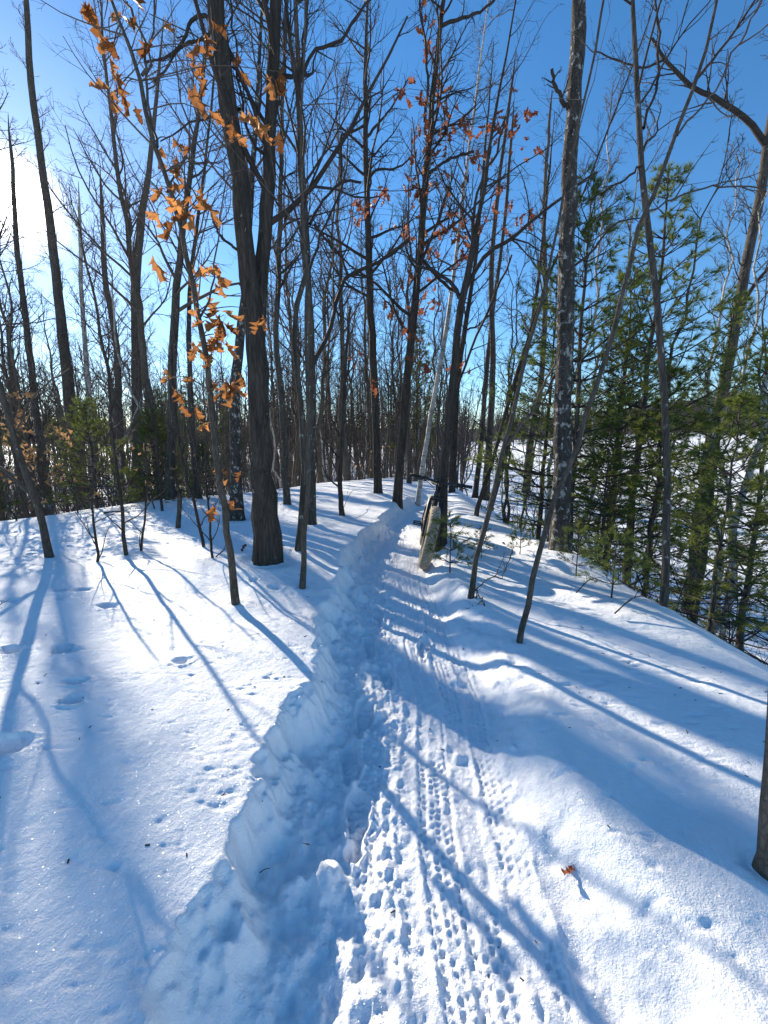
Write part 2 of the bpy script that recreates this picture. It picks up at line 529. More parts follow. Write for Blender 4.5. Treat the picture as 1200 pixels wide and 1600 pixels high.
def offshoots(P, R, k, lo, hi, ang, lenf, L, rng, rf=.6, rmin=.0015, up=.0):
    """k side shoots on each of the shoots P"""
    Mn, n, _ = P.shape
    q = lo + (hi - lo) * (np.arange(k)[None] + rng.random((Mn, k))) / k
    f = q * (n - 1); i = np.minimum(f.astype(int), n - 2); w = (f - i)[..., None]
    rows = np.arange(Mn)[:, None]
    p0 = P[rows, i] * (1 - w) + P[rows, i + 1] * w
    T = unit(P[rows, i + 1] - P[rows, i])
    rr = R[rows, i] * (1 - w[..., 0]) + R[rows, i + 1] * w[..., 0]
    rv = rng.normal(size=(Mn, k, 3))
    side = unit(rv - (rv * T).sum(-1, keepdims=True) * T)
    a = ang * (.7 + .6 * rng.random((Mn, k, 1)))
    d = T * np.cos(a) + side * np.sin(a) + np.array([0, 0, up])
    LL = L[:, None] * lenf * (1.15 - .75 * q) * (.6 + .8 * rng.random((Mn, k)))
    return p0.reshape(-1, 3), d.reshape(-1, 3), LL.ravel(), np.maximum(rr * rf, rmin).ravel()

def crown(tw, lb, trunkP, trunkR, rng, nb=18, lo=.4, hi=.98, L1=1.8, ang=.85, k2=6, k3=5, rmin=.0022, thin=1.0, trop=.06, sides1=5):
    """limbs (into lb) and twigs (into tw) on a trunk"""
    P, R = trunkP[None], trunkR[None]
    p0, d, L, r = offshoots(P, R, nb, lo, hi, ang, 1.0, np.array([L1]), rng, .5, rmin * 2.2)
    r = np.minimum(r, .010 + .012 * L)
    P1, R1 = shoot(p0, d, L, r, 8, rng, .13, trop)
    lb.add(P1, R1, sides1)
    if k2:
        p0, d, L2, r = offshoots(P1, R1, k2, .2, 1.0, .8, .48, L, rng, .6, rmin)
        P2, R2 = shoot(p0, d, L2, r, 6, rng, .16, trop * .8)
        tw.add(P2, R2, 4 if thin > .9 else 3)
        if k3:
            p0, d, L3, r = offshoots(P2, R2, k3, .15, 1.0, .75, .5, L2, rng, .65, rmin * .75)
            P3, R3 = shoot(p0, d, L3, r, 4, rng, .16, trop * .5, .5)
            tw.add(P3, R3, 3)

def trunk_mesh(name, P, R, sides, mat, ridge=0.0, seed=0, flare=1.0):
    """a single thick trunk with furrowed relief"""
    n = len(P)
    T = unit(np.gradient(P, axis=0)); ref = np.array([0., 1, 0])
    N = unit(np.cross(T, ref)); B = np.cross(T, N)
    a = np.arange(sides) * 2 * math.pi / sides
    s = np.concatenate([[0], np.cumsum(np.linalg.norm(np.diff(P, axis=0), axis=1))])
    A, S = np.meshgrid(a, s)
    rel = 1 + ridge * (fbm(A / (2 * math.pi) * 18, S * 5.0, seed, 2) * 1.2 + fbm(A * .8, S * 1.1, seed + 7, 2) * .9)
    rel[:, 0] = rel[:, 0]
    V = P[:, None] + (R[:, None] * rel)[..., None] * (np.cos(A)[..., None] * N[:, None] + np.sin(A)[..., None] * B[:, None])
    j, k = np.meshgrid(np.arange(n - 1), np.arange(sides), indexing='ij'); k2 = (k + 1) % sides
    F = np.stack([j * sides + k, j * sides + k2, (j + 1) * sides + k2, (j + 1) * sides + k], -1).reshape(-1, 4)
    return V.reshape(-1, 3), F

def traced(base, line, Y, top=None, n=26, flare=1.35, wob=.006, rng=RNG):
    """pixel line [(x, y, width)] at distance Y -> world path and radii; first point is the foot"""
    pts = []
    for (x, y, w) in line:
        p, t = pplane(x, y, Y)
        pts.append([*p, .5 * w * t / FPX])
    pts = np.array(pts)
    pts[0, :3] = base
    foot = pts[0].copy(); foot[2] -= .25; foot[3] *= 1.05
    pts = np.vstack([foot, pts])
    if top:
        top = max(top, pts[-1, 2] + 2.2)
    if top:
        last, prev = pts[-1], pts[-2]
        d = unit(last[:3] - prev[:3]); hgt = top - last[2]; nx = 3
        for i in range(1, nx + 1):
            dd = unit(d * (1 - .25 * i / nx) + np.array([0, 0, .25 * i / nx]))
            q = pts[-1, :3] + dd * (hgt / nx / max(dd[2], .4))
            pts = np.vstack([pts, [*q, max(.008, last[3] * (1 - .85 * i / nx))]])
    out = smooth_path(pts, n)
    out[2:-1, :3] += rng.normal(size=(n - 3, 3)) * wob
    h = out[:, 2] - foot[2]
    out[:, 3] *= 1 + (flare - 1) * np.exp(-np.maximum(h - .2, 0) / .14)
    return out[:, :3], out[:, 3]

def traced_limb(line, Y0, Y1, n=12, wob=.01, rng=RNG):
    pts = []
    for i, (x, y, w) in enumerate(line):
        Y = Y0 + (Y1 - Y0) * i / max(1, len(line) - 1)
        p, t = pplane(x, y, Y)
        pts.append([*p, .5 * w * t / FPX])
    o = smooth_path(pts, n)
    o[1:, :3] += rng.normal(size=(n - 1, 3)) * wob
    return o[:, :3], o[:, 3]

TREE_AT = {}
def tree(name, label, cat, line, mat='grey', twig='twig', top=8.0, limbs=(), sides=10, ridge=0.0, n=26, group=None, crown_kw=None, well=.03,
         flare=1.35, seed=1, Y=None, second=None, lean_y=0.0):
    rng = np.random.default_rng(seed)
    bx, by = pground(line[0][0], line[0][1])
    if Y is not None:
        p, t = pplane(line[0][0], line[0][1], Y); bx, by = p[0], Y
    bz = gz(bx, by)
    base = np.array([bx, by, bz])
    r0 = .5 * line[0][2] * pplane(line[0][0], line[0][1], by)[1] / FPX
    TREE_MOUNDS.append((bx, by, r0 * 1.3, .10 * min(1, r0 / .1), well * min(1.0, r0 / .06)))
    root = empty(name, base, label, cat, group)
    P, R = traced(base, line, by, top, n, flare, .004 + r0 * .05, rng)
    if lean_y: P[:, 1] += lean_y * np.maximum(P[:, 2] - bz, 0)
    V, F = trunk_mesh('trunk', P - base, R, sides, M[mat], ridge, seed, flare)
    put('trunk', mesh_of('trunk', V, [F], M[mat]), root)
    tw, lb = Tubes(), Tubes()
    has = False
    for (ll, dy0, dy1) in limbs:
        PL, RL = traced_limb(ll, by + dy0, by + dy1, 14, .008, rng)
        lb.add(PL - base, RL, 8 if ll[0][2] > 8 else 5); has = True
        if ll[-1][2] < 9:
            Ltot = np.linalg.norm(np.diff(PL, axis=0), axis=1).sum()
            crown(tw, lb, PL - base, RL, rng, max(4, int(Ltot * 4)), .25, 1, .42 * Ltot ** .7, .8, 3, 2, .002, .8)
    ck = dict(nb=16, lo=.42, L1=1.5); ck.update(crown_kw or {})
    if by > 5.5 and top:
        ck['nb'] = int(ck['nb'] * 1.5); ck['k2'] = 7; ck['k3'] = 6; ck['rmin'] = max(ck.get('rmin', 0), .00036 * by)
    if ck['nb']:
        crown(tw, lb, P - base, R, rng, **ck); has = True
    if second:
        P2, R2 = traced_limb(second, by + .12, by + .2, 20, .004, rng)
        dd = unit(P2[-1] - P2[-2])
        ext = np.array([P2[-1] + dd * q for q in (1.2, 2.6, 4.2)]); P2 = np.vstack([P2, ext]); R2 = np.concatenate([R2, R2[-1] * np.array([.8, .5, .15])])
        V, F = trunk_mesh('trunk', P2 - base, R2, sides, M[mat], ridge, seed + 3)
        put('trunk', mesh_of('trunk', V, [F], M[mat]), root)
        crown(tw, lb, P2 - base, R2, rng, 10, .3, .98, 1.6, .85, 4, 3)
    if has:
        for t_, nm in ((lb, 'limbs'), (tw, 'twigs')):
            pass
        if lb.g: 
            lo_ = put('crown', lb.mesh('crown', M[twig]), root)
            if tw.g: put('twigs', tw.mesh('twigs', M[twig]), lo_)['kind'] = 'stuff'
    TREE_AT[name + str(seed)] = (root, base, P, R)
    return root, base, P, R

# ---- oak leaf, a few curled variants
def leaf_mesh(name, mat, seed, lobes=3, size=1.0):
    rng = np.random.default_rng(seed)
    ys = np.linspace(0, 1, 2 * lobes + 3)
    w = np.array([.03] + [(.30 if i % 2 else .13) * (1.1 - .35 * abs(ys[i + 1] - .6)) for i in range(2 * lobes + 1)] + [.015])
    w *= (1 + .25 * rng.normal(size=len(w)))
    ys2 = ys + np.where(np.arange(len(ys)) % 2 == 0, 0, .035)
    curl, fold, tw = rng.uniform(.8, 2.4), rng.uniform(.4, 1.5), rng.uniform(-1.1, 1.1)
    V = []
    for i, y in enumerate(ys):
        for sgn, f in ((-1, 1), (-1, .5), (0, 0), (1, .5), (1, 1)):
            x = sgn * f * w[i]
            yy = (ys2[i] if f == 1 else y)
            zc = abs(x) * fold + .25 * curl * yy * yy + .10 * rng.normal() * (f + .2)
            a = tw * yy
            V.append((x * math.cos(a) - zc * math.sin(a), yy, x * math.sin(a) + zc * math.cos(a)))
    F = [(i * 5 + j, i * 5 + j + 1, (i + 1) * 5 + j + 1, (i + 1) * 5 + j) for i in range(len(ys) - 1) for j in range(4)]
    V = [(0.008, -.22, .02), (-.008, -.22, .02)] + V
    F = [tuple(q + 2 for q in f) for f in F] + [(0, 1, 2 + 1, 2 + 3)]
    return mesh_of(name, np.array(V) * size, [np.array(F)], mat, True)
LEAF = {k: [leaf_mesh('leaf', M[k], s * 7 + i) for i in range(5)] for s, k in enumerate(('orange', 'red'))}
LEAF['tan'] = [leaf_mesh('leaf', M['tan'], 60 + i, 1) for i in range(3)]

def hang_leaf(root, base, p, kind, size, rng, droop=.9):
    o = put('leaf', LEAF[kind][rng.integers(len(LEAF[kind]))], root)
    d = unit(np.array([rng.normal() * .6, rng.normal() * .6, -droop + rng.normal() * .35]))
    q = Vector(d).to_track_quat('Y', 'Z') @ Euler((0, rng.uniform(0, 6.28), 0)).to_quaternion()
    o.rotation_mode = 'QUATERNION'; o.rotation_quaternion = q
    s = size * rng.uniform(.75, 1.2)
    o.scale = (s, s, s)
    o.location = Vector(p - base) + Vector(d) * s * .22
    return o

def leaf_clusters(rec, spots, kind, size, seed, per=(3, 5), spread=.05, dy=.15):
    """clusters at pixel spots on short twigs from the nearest part of the trunk"""
    root, base, P, R = rec
    rng = np.random.default_rng(seed)
    tw = Tubes()
    for (x, y) in spots:
        c, _ = pplane(x, y, base[1] + rng.uniform(-dy, dy))
        dist = np.linalg.norm(P - c, axis=1) + .6 * np.maximum(P[:, 2] - c[2], 0)
        a = P[np.argmin(dist)]
        mid = (a + c) / 2 + np.array([0, 0, .04]) + rng.normal(size=3) * .02
        path = smooth_path(np.array([a, mid, c]), 7)
        tw.add(path - base, np.linspace(.0045, .002, 7), 4)
        for _ in range(rng.integers(per[0], per[1] + 1)):
            hang_leaf(root, base, c + rng.normal(size=3) * spread, kind, size, rng)
    put('leaf_twigs', tw.mesh('leaf_twigs', M['twig']), root)['kind'] = 'stuff'

# --- the big forked oak by the trail
tree('oak_tree', 'thick dark oak trunk forking into two stems beside the trail', 'tree',
     [(417, 885, 46), (415, 815, 41), (410, 740, 34), (404, 640, 31), (397, 520, 30), (384, 390, 27), (366, 230, 26), (348, 90, 26), (336, 0, 25)],
     'oak', 'darktwig', 13, sides=40, ridge=.16, n=70, seed=21, well=.05, flare=1.22,
     second=[(404, 540, 20), (411, 400, 20), (418, 300, 19), (424, 160, 18), (431, 0, 17)],
     limbs=[([(340, 40, 7), (312, 20, 6), (290, 60, 5), (262, 92, 4), (230, 98, 3)], 0, -.1),
            ([(352, 55, 6), (320, 57, 5), (285, 75, 4), (240, 130, 3)], 0, .2),
            ([(385, 400, 5), (350, 375, 4), (332, 345, 4)], 0, -.1),
            ([(375, 170, 5), (345, 175, 4), (310, 190, 3), (250, 220, 2)], 0, .3),
            ([(412, 240, 5), (395, 220, 4), (380, 170, 4), (366, 60, 3), (360, 0, 3)], .1, .2)],
     crown_kw=dict(nb=22, lo=.45, L1=2.4, k2=5, k3=4))

# --- the leafy oak sapling in front
rec = tree('oak_sapling', 'thin leaning sapling with orange dead oak leaves up its stem', 'tree',
           [(371, 948, 12), (358, 860, 10.5), (345, 760, 10), (333, 650, 9), (318, 540, 8.5), (300, 440, 8), (270, 320, 7), (240, 215, 7), (218, 115, 6), (190, 40, 5), (172, 0, 4)],
           'sapling', 'twig', 4.6, sides=14, ridge=.08, n=40, seed=22, flare=1.2,
           limbs=[([(222, 118, 5), (228, 70, 4), (205, 20, 4), (196, 0, 3)], 0, .2), ([(246, 230, 4), (232, 150, 4), (236, 60, 3), (240, 0, 3)], 0, .3),
                  ([(262, 300, 4), (280, 270, 3), (310, 190, 3), (318, 60, 2)], 0, .3), ([(310, 500, 4), (330, 460, 3), (345, 330, 2), (360, 270, 2)], 0, .2)],
           crown_kw=dict(nb=9, lo=.5, L1=.7, k2=3, k3=2, rmin=.0014))
leaf_clusters(rec, [(163, 30), (172, 60), (160, 15), (185, 130), (190, 148), (233, 45), (248, 320), (268, 222), (275, 258), (300, 300), (304, 325), (330, 425), (326, 440),
                    (310, 545), (322, 540), (350, 492), (318, 485), (388, 482), (268, 590), (314, 630), (346, 540), (355, 603), (338, 490), (220, 400),
                    (350, 735), (348, 780), (358, 600), (312, 105), (322, 98), (345, 80), (350, 195), (440, 112), (412, 200), (408, 205)], 'orange', .097, 31, (2, 5))

# --- slim trees along the crest of the ridge
tree('sapling', 'slender bare sapling standing next to the thick forked oak', 'tree',
     [(472, 923, 9), (476, 850, 8), (481, 755, 7.5), (482, 650, 6), (478, 520, 5), (482, 420, 5), (470, 300, 4), (474, 120, 3)],
     'sapling', 'twig', 5.5, sides=10, ridge=.06, seed=23, crown_kw=dict(nb=10, lo=.45, L1=.9, k2=4, k3=3, rmin=.0016))
tree('maple_tree', 'dark slim maple whose kinked stem forks above the thick oak', 'tree',
     [(465, 872, 11), (475, 740, 9), (470, 630, 8.5), (461, 560, 8), (463, 480, 8), (478, 420, 8), (472, 330, 8), (466, 180, 7.5), (458, 90, 6), (445, 0, 5)],
     'grey', 'darktwig', 7.5, sides=12, ridge=.08, seed=24,
     limbs=[([(468, 130, 6), (490, 80, 5), (530, 65, 5), (560, 20, 4), (580, 0, 3)], 0, .4), ([(466, 150, 5), (474, 60, 4), (480, 0, 4)], 0, -.2),
            ([(476, 440, 5), (500, 370, 4), (535, 290, 3), (545, 200, 2)], 0, .3)],
     crown_kw=dict(nb=14, lo=.4, L1=1.3))
tree('maple_tree', 'upright slim maple with a limb forking right over the trail', 'tree',
     [(487, 822, 13), (487, 700, 12), (486, 560, 11), (482, 440, 10), (477, 330, 9), (468, 170, 8), (462, 0, 7)],
     'grey', 'darktwig', 11, sides=12, ridge=.1, seed=25,
     limbs=[([(489, 570, 8), (512, 520, 7), (532, 450, 6), (545, 430, 6), (590, 410, 5), (640, 372, 4)], 0, .5), ([(545, 432, 5), (530, 400, 4), (490, 350, 4)], .3, .1),
            ([(484, 350, 5), (500, 320, 4), (533, 285, 4), (565, 285, 4)], 0, .6)],
     crown_kw=dict(nb=16, lo=.4, L1=1.8))
tree('hardwood_tree', 'straight bare trunk standing between the forked oak and slim maples', 'tree',
     [(449, 791, 11), (441, 640, 10), (432, 540, 9), (436, 400, 8), (440, 200, 6), (445, 60, 5)], 'grey', 'darktwig', 11, seed=26, crown_kw=dict(nb=18, lo=.35, L1=1.8))
tree('snag', 'short crooked dark snag with twigs at its foot', 'tree',
     [(534, 808, 8), (532, 740, 7), (536, 660, 6), (540, 560, 5), (548, 480, 4)], 'oak', 'darktwig', None, seed=27, crown_kw=dict(nb=9, lo=.2, L1=.9, k2=3, k3=2))
tree('hardwood_tree', 'straight dark trunk with bare side branches left of the russet-leaved oak', 'tree',
     [(591, 775, 13), (587, 650, 12), (580, 500, 11), (576, 380, 10), (572, 250, 8.5), (571, 130, 7), (574, 20, 4)], 'oak', 'darktwig', 11.5, seed=28, sides=14, ridge=.08,
     limbs=[([(575, 280, 5), (590, 265, 4), (620, 262, 3), (650, 240, 2)], 0, .5), ([(572, 215, 5), (590, 195, 4), (610, 170, 3), (640, 120, 2)], 0, .3),
            ([(570, 195, 4), (545, 210, 4), (533, 215, 4), (534, 285, 3)], 0, -.2)], crown_kw=dict(nb=20, lo=.38, L1=2.0))
rec = tree('oak_tree', 'slender oak by the trail bend carrying russet dead leaves', 'tree',
           [(620, 790, 15), (628, 690, 13), (640, 560, 12), (653, 420, 11), (664, 300, 10), (676, 160, 9), (690, 20, 7), (694, 0, 6)], 'oak', 'darktwig', 11.5, seed=29, sides=14, ridge=.08,
           limbs=[([(664, 190, 5), (668, 110, 4), (655, 0, 3)], 0, -.2), ([(690, 40, 6), (720, 28, 5), (750, 18, 4), (772, 0, 4)], 0, .3), ([(670, 270, 5), (700, 250, 4), (740, 236, 4)], 0, .3),
                  ([(655, 400, 6), (690, 440, 5), (720, 462, 5)], 0, .2), ([(640, 375, 4), (600, 405, 4), (545, 430, 3)], 0, .2)],
           crown_kw=dict(nb=22, lo=.3, L1=1.7))
rg = np.random.default_rng(77)
spots = [(676, 20), (655, 65), (675, 70), (625, 148), (640, 145), (660, 140), (695, 128), (690, 155), (658, 195), (672, 215), (700, 190), (720, 185), (727, 180), (735, 195), (668, 235), (655, 225), (690, 215), (695, 235),
         (780, 180), (775, 190), (820, 155), (815, 178), (803, 195), (786, 217), (762, 240), (745, 250), (825, 230), (735, 268), (688, 280), (693, 300), (610, 298), (632, 290), (600, 295), (555, 305), (560, 335), (580, 325), (645, 312), (670, 300), (655, 290),
         (632, 350), (655, 370), (700, 340), (720, 335), (712, 350), (733, 340), (745, 350), (715, 365), (695, 360), (676, 380), (628, 435), (642, 430), (670, 440), (672, 465), (680, 470), (650, 480), (640, 515), (720, 395), (725, 400),
         (775, 300), (790, 310), (800, 350), (835, 335), (820, 340), (770, 325), (620, 490), (608, 470), (712, 575), (728, 572), (660, 560), (585, 600), (560, 555)]
leaf_clusters(rec, spots, 'red', .15, 33, (3, 5), .09, .6)

rec9 = tree('hardwood_tree', 'forked trunk that the fat-tyre bicycle leans against', 'tree',
     [(689, 855, 17), (692, 780, 14), (698, 690, 13), (711, 570, 12), (722, 470, 11), (736, 405, 9.5), (742, 370, 8), (755, 300, 6), (768, 210, 5), (790, 90, 3)],
     'oak', 'darktwig', 6.5, sides=16, ridge=.1, seed=30,
     limbs=[([(724, 462, 8), (745, 420, 7), (762, 395, 7), (800, 370, 6), (850, 330, 5), (900, 290, 4), (930, 270, 3)], 0, .5), ([(722, 470, 7), (706, 445, 6), (680, 425, 5), (660, 418, 4), (640, 400, 3)], 0, .3),
            ([(738, 400, 6), (740, 340, 5), (752, 280, 4), (775, 240, 4), (790, 180, 3)], 0, -.2), ([(700, 680, 5), (730, 560, 4), (770, 470, 4), (800, 400, 3)], 0, .2)],
     crown_kw=dict(nb=14, lo=.45, L1=1.1, k2=4, k3=3))
tree('white_birch', 'thin white birch leaning right behind the bicycle', 'tree',
     [(652, 770, 8), (670, 670, 7), (690, 560, 7), (708, 440, 6), (722, 320, 5), (740, 180, 4), (752, 90, 3)], 'birch', 'twig', 11, Y=9.4, seed=31, crown_kw=dict(nb=18, lo=.45, L1=1.3))
for i, (ln, lab) in enumerate([
    ([(742, 778, 9), (752, 690, 8), (762, 560, 7), (775, 450, 6), (790, 330, 5), (800, 200, 4)], 'thin dark hardwood in the clump beyond the bicycle, next to its handlebar'),
    ([(758, 782, 13), (765, 680, 11), (770, 560, 9), (768, 430, 8), (778, 300, 6), (800, 130, 4)], 'stoutest trunk of the clump beyond the bicycle'),
    ([(742, 808, 7), (775, 700, 6), (800, 610, 6), (828, 520, 5), (862, 420, 4), (900, 330, 3)], 'sapling arching right over the crest beyond the bicycle'),
    ([(765, 798, 9), (795, 690, 8), (808, 600, 7), (832, 500, 6), (845, 400, 5), (855, 300, 4)], 'dark forked sapling leaning over the sunlit crest'),
    ([(822, 770, 12), (830, 680, 11), (845, 600, 9), (852, 480, 8), (850, 330, 6), (860, 180, 4)], 'mossy trunk below the crest behind the leaning saplings'),
    ([(706, 772, 10), (712, 640, 9), (722, 540, 8), (740, 430, 6), (752, 300, 5)], 'bare trunk rising directly behind the bicycle saddle')]):
    tree('hardwood_tree', lab, 'tree', ln, 'oak' if i != 4 else 'grey', 'darktwig', 9 + i * .4, seed=40 + i, crown_kw=dict(nb=16, lo=.35, L1=1.4, k2=4, k3=3))

tree('sapling', 'wiry sapling with twigs at its foot leaning right from the trail edge', 'tree',
     [(734, 942, 9), (745, 875, 8), (765, 795, 8), (788, 700, 7), (818, 575, 6), (848, 460, 5), (868, 370, 4)], 'sapling', 'twig', 5.0, sides=10, ridge=.06, seed=50,
     limbs=[([(738, 930, 2.5), (760, 905, 2), (785, 900, 1.6), (800, 860, 1)], 0, -.1), ([(736, 940, 2), (752, 935, 2), (762, 950, 1.5)], 0, -.2), ([(790, 695, 5), (830, 640, 4), (870, 560, 3)], 0, .2)],
     crown_kw=dict(nb=10, lo=.45, L1=.8, k2=3, k3=2, rmin=.0015))
tree('sapling', 'long bare sapling arching right from the open snow beside the trail', 'tree',
     [(811, 1005, 9), (835, 900, 8.5), (862, 800, 8), (902, 690, 7.5), (938, 590, 7), (972, 460, 6.5), (1005, 340, 6), (1058, 210, 6), (1095, 100, 5), (1120, 0, 4)],
     'sapling', 'twig', 4.4, sides=12, ridge=.06, n=36, seed=51, flare=1.15,
     limbs=[([(1012, 330, 3), (1060, 310, 3), (1130, 290, 2.5), (1200, 300, 2)], 0, .2), ([(1058, 212, 3.5), (1110, 150, 3), (1160, 60, 3), (1190, 0, 2)], 0, .2), ([(975, 450, 2.5), (1010, 410, 2), (1060, 380, 1.5)], 0, -.1)],
     crown_kw=dict(nb=5, lo=.6, L1=.6, k2=3, k3=2, rmin=.0013))
tree('hardwood_tree', 'tall lichen-speckled trunk standing on the crest of the snowbank', 'tree',
     [(875, 865, 29), (877, 780, 26), (880, 640, 25), (884, 480, 24), (889, 300, 23), (897, 150, 22), (905, 0, 20)], 'flaky', 'darktwig', 13, sides=32, ridge=.14, n=60, seed=52, well=.06,
     limbs=[([(888, 170, 8), (872, 145, 6), (860, 110, 5)], 0, -.1), ([(882, 560, 4), (860, 600, 3), (845, 640, 2)], 0, .1), ([(886, 420, 5), (920, 400, 4), (960, 350, 3), (1000, 340, 2)], 0, .4)],
     crown_kw=dict(nb=16, lo=.5, L1=2.2))
tree('hardwood_tree', 'crooked bare tree rising through the pines below the crest', 'tree',
     [(1037, 950, 11), (1042, 800, 10), (1040, 680, 10), (1034, 560, 10), (1022, 440, 9.5), (1008, 320, 9), (1004, 210, 8), (996, 90, 7), (990, 0, 6)], 'grey', 'darktwig', 8, sides=12, ridge=.08, seed=53,
     limbs=[([(1006, 200, 5), (1022, 150, 4), (1030, 100, 4), (1025, 0, 3)], 0, .2), ([(1004, 260, 4), (960, 290, 3), (920, 310, 2)], 0, .3)], crown_kw=dict(nb=16, lo=.42, L1=1.4))
tree('hardwood_tree', 'stout leaning tree on the slope with a limb bent back over the pines', 'tree',
     [(1076, 958, 17), (1090, 830, 16), (1112, 690, 16), (1138, 570, 15), (1160, 450, 14), (1178, 350, 13), (1196, 250, 12), (1205, 180, 10)], 'grey', 'darktwig', 7, sides=16, ridge=.1, seed=54,
     limbs=[([(1198, 228, 9), (1170, 190, 8), (1120, 155, 7), (1080, 135, 6), (1040, 95, 5), (1020, 60, 4)], 0, .3), ([(1040, 92, 4), (1000, 105, 3), (930, 80, 2)], .3, .5), ([(1080, 135, 5), (1140, 60, 4), (1180, 0, 3)], .2, .4),
            ([(1150, 500, 7), (1175, 450, 6), (1200, 420, 5), (1230, 380, 4)], 0, .2)], crown_kw=dict(nb=14, lo=.4, L1=1.4))
tree('hardwood_tree', 'smooth brown trunk at the edge of the snowbank facing the trench', 'tree',
     [(1192, 1362, 34), (1203, 1220, 30), (1222, 1000, 28), (1250, 700, 26), (1280, 400, 22)], 'rind', 'twig', 5.5, sides=20, ridge=.05, n=36, seed=55, flare=1.12, crown_kw=dict(nb=10, lo=.5, L1=1.3))
tree('sapling', 'dark sapling leaning left with its forked shadow running down the snow', 'tree',
     [(78, 873, 11), (66, 820, 10), (52, 775, 10), (38, 730, 9), (22, 680, 8.5), (2, 615, 8), (-22, 540, 7), (-35, 450, 6)], 'sapling', 'twig', 4.6, sides=12, ridge=.08, seed=56, flare=1.25,
     limbs=[([(48, 772, 6), (30, 755, 5), (8, 738, 5), (-30, 705, 4), (-80, 640, 3)], 0, .1), ([(20, 680, 3), (60, 610, 2.5), (110, 575, 2)], 0, .2)], crown_kw=dict(nb=8, lo=.5, L1=.8, k2=3, k3=2, rmin=.0016))
for i, (ln, lab) in enumerate([
    ([(154, 879, 4), (148, 835, 3.5), (144, 780, 3), (147, 720, 2)], 'wispy dark stem beside the leaning sapling, twigs low on it'),
    ([(198, 869, 6), (190, 800, 5), (182, 730, 4.5), (174, 660, 4), (168, 560, 3)], 'straight dark whip with a long thin shadow, by the young pine'),
    ([(221, 862, 4), (226, 810, 3), (230, 750, 2.5), (226, 690, 2)], 'short twiggy stem between the dark whips and the weathered stump'),
    ([(318, 856, 5), (303, 790, 4.5), (285, 720, 4), (273, 640, 3.5), (268, 540, 2.5)], 'leaning dark whip past the weathered stump'),
    ([(332, 879, 4), (329, 830, 3.5), (324, 770, 3), (320, 700, 2)], 'thin twiggy stem standing by the leafy oak sapling'),
    ([(254, 800, 4), (248, 730, 4), (240, 660, 3.5), (225, 600, 3)], 'thin stem at the crest above the weathered stump'),
    ([(703, 1, 1), (703, 1, 1)], '')][:6]):
    tree('sapling', lab, 'sapling', ln, 'oak', 'darktwig', None, sides=7, seed=60 + i, n=16, flare=1.1, crown_kw=dict(nb=9, lo=.15, L1=.42, k2=3, k3=0, rmin=.0014), well=.01)
tree('hardwood_tree', 'grey trunk with pale peeling patches standing behind the forked oak', 'tree',
     [(370, 826, 24), (370, 760, 18), (367, 640, 16), (374, 540, 14), (384, 430, 11), (392, 300, 9), (402, 150, 6)], 'flaky', 'twig', 10, Y=6.4, sides=16, ridge=.08, seed=70, crown_kw=dict(nb=16, lo=.4, L1=1.6), flare=1.5)
for i, (ln, mat, lab) in enumerate([
    ([(77, 788, 12), (62, 680, 10), (50, 590, 9), (38, 480, 8), (26, 380, 7), (18, 250, 5)], 'grey', 'grey hardwood leaning left at the crest by the tan beech leaves'),
    ([(128, 786, 19), (112, 650, 17), (98, 520, 14), (84, 400, 12), (66, 260, 10), (50, 130, 9), (40, 0, 7)], 'grey', 'stout grey trunk in front of the low sun'),
    ([(146, 784, 9), (141, 680, 8), (136, 580, 7), (128, 470, 6), (125, 350, 5)], 'birch', 'thin white birch on the crest beside the young pine'),
    ([(217, 783, 16), (215, 680, 15), (213, 560, 14), (212, 440, 13), (222, 340, 10), (236, 230, 7), (250, 100, 4)], 'grey', 'straight grey hardwood behind the young pine on the crest'),
    ([(265, 785, 14), (268, 650, 13), (273, 500, 12), (280, 400, 10), (300, 250, 7), (320, 100, 4)], 'grey', 'grey hardwood on the crest behind the weathered stump'),
    ([(310, 782, 9), (300, 660, 8), (296, 540, 7), (300, 420, 6), (320, 260, 4)], 'grey', 'slim grey hardwood between stump and pale birch'),
    ([(190, 786, 11), (186, 640, 10), (182, 540, 9), (165, 440, 8), (160, 330, 6)], 'grey', 'grey hardwood with spreading low limbs behind the young pine')]):
    tree('birch_tree' if mat == 'birch' else 'hardwood_tree', lab, 'tree', ln, mat, 'twig', 11 + (i % 3) * 1.2, sides=14, ridge=.06, seed=80 + i, crown_kw=dict(nb=20, lo=.32, L1=2.0, k2=5, k3=4, rmin=.003))
# weathered stump
root = empty('tree_stump', (*pground(278, 825), 0), 'short weathered broken stump standing in the snow', 'stump')
root.location.z = gz(root.location.x, root.location.y)
p1, t1 = pplane(281, 768, root.location.y)
b = np.array(root.location)
P = smooth_path(np.array([b - [0, 0, .2], b, (b + p1) / 2 + [.01, 0, 0], p1]), 16)
V, F = trunk_mesh('trunk', P - b, np.linspace(.036, .03, 16), 18, M['sapling'], .2, 5)
top = V.reshape(16, 18, 3); top[-1, :, 2] += RNG.uniform(-.05, .03, 18); V = top.reshape(-1, 3)
V = np.vstack([V, V[-18:].mean(0) - [0, 0, .02]]); nT = len(V) - 1
cap = np.array([[nT - 18 + k, nT - 18 + (k + 1) % 18, nT] for k in range(18)])
put('trunk', mesh_of('trunk', V, [F, cap], M['sapling']), root)

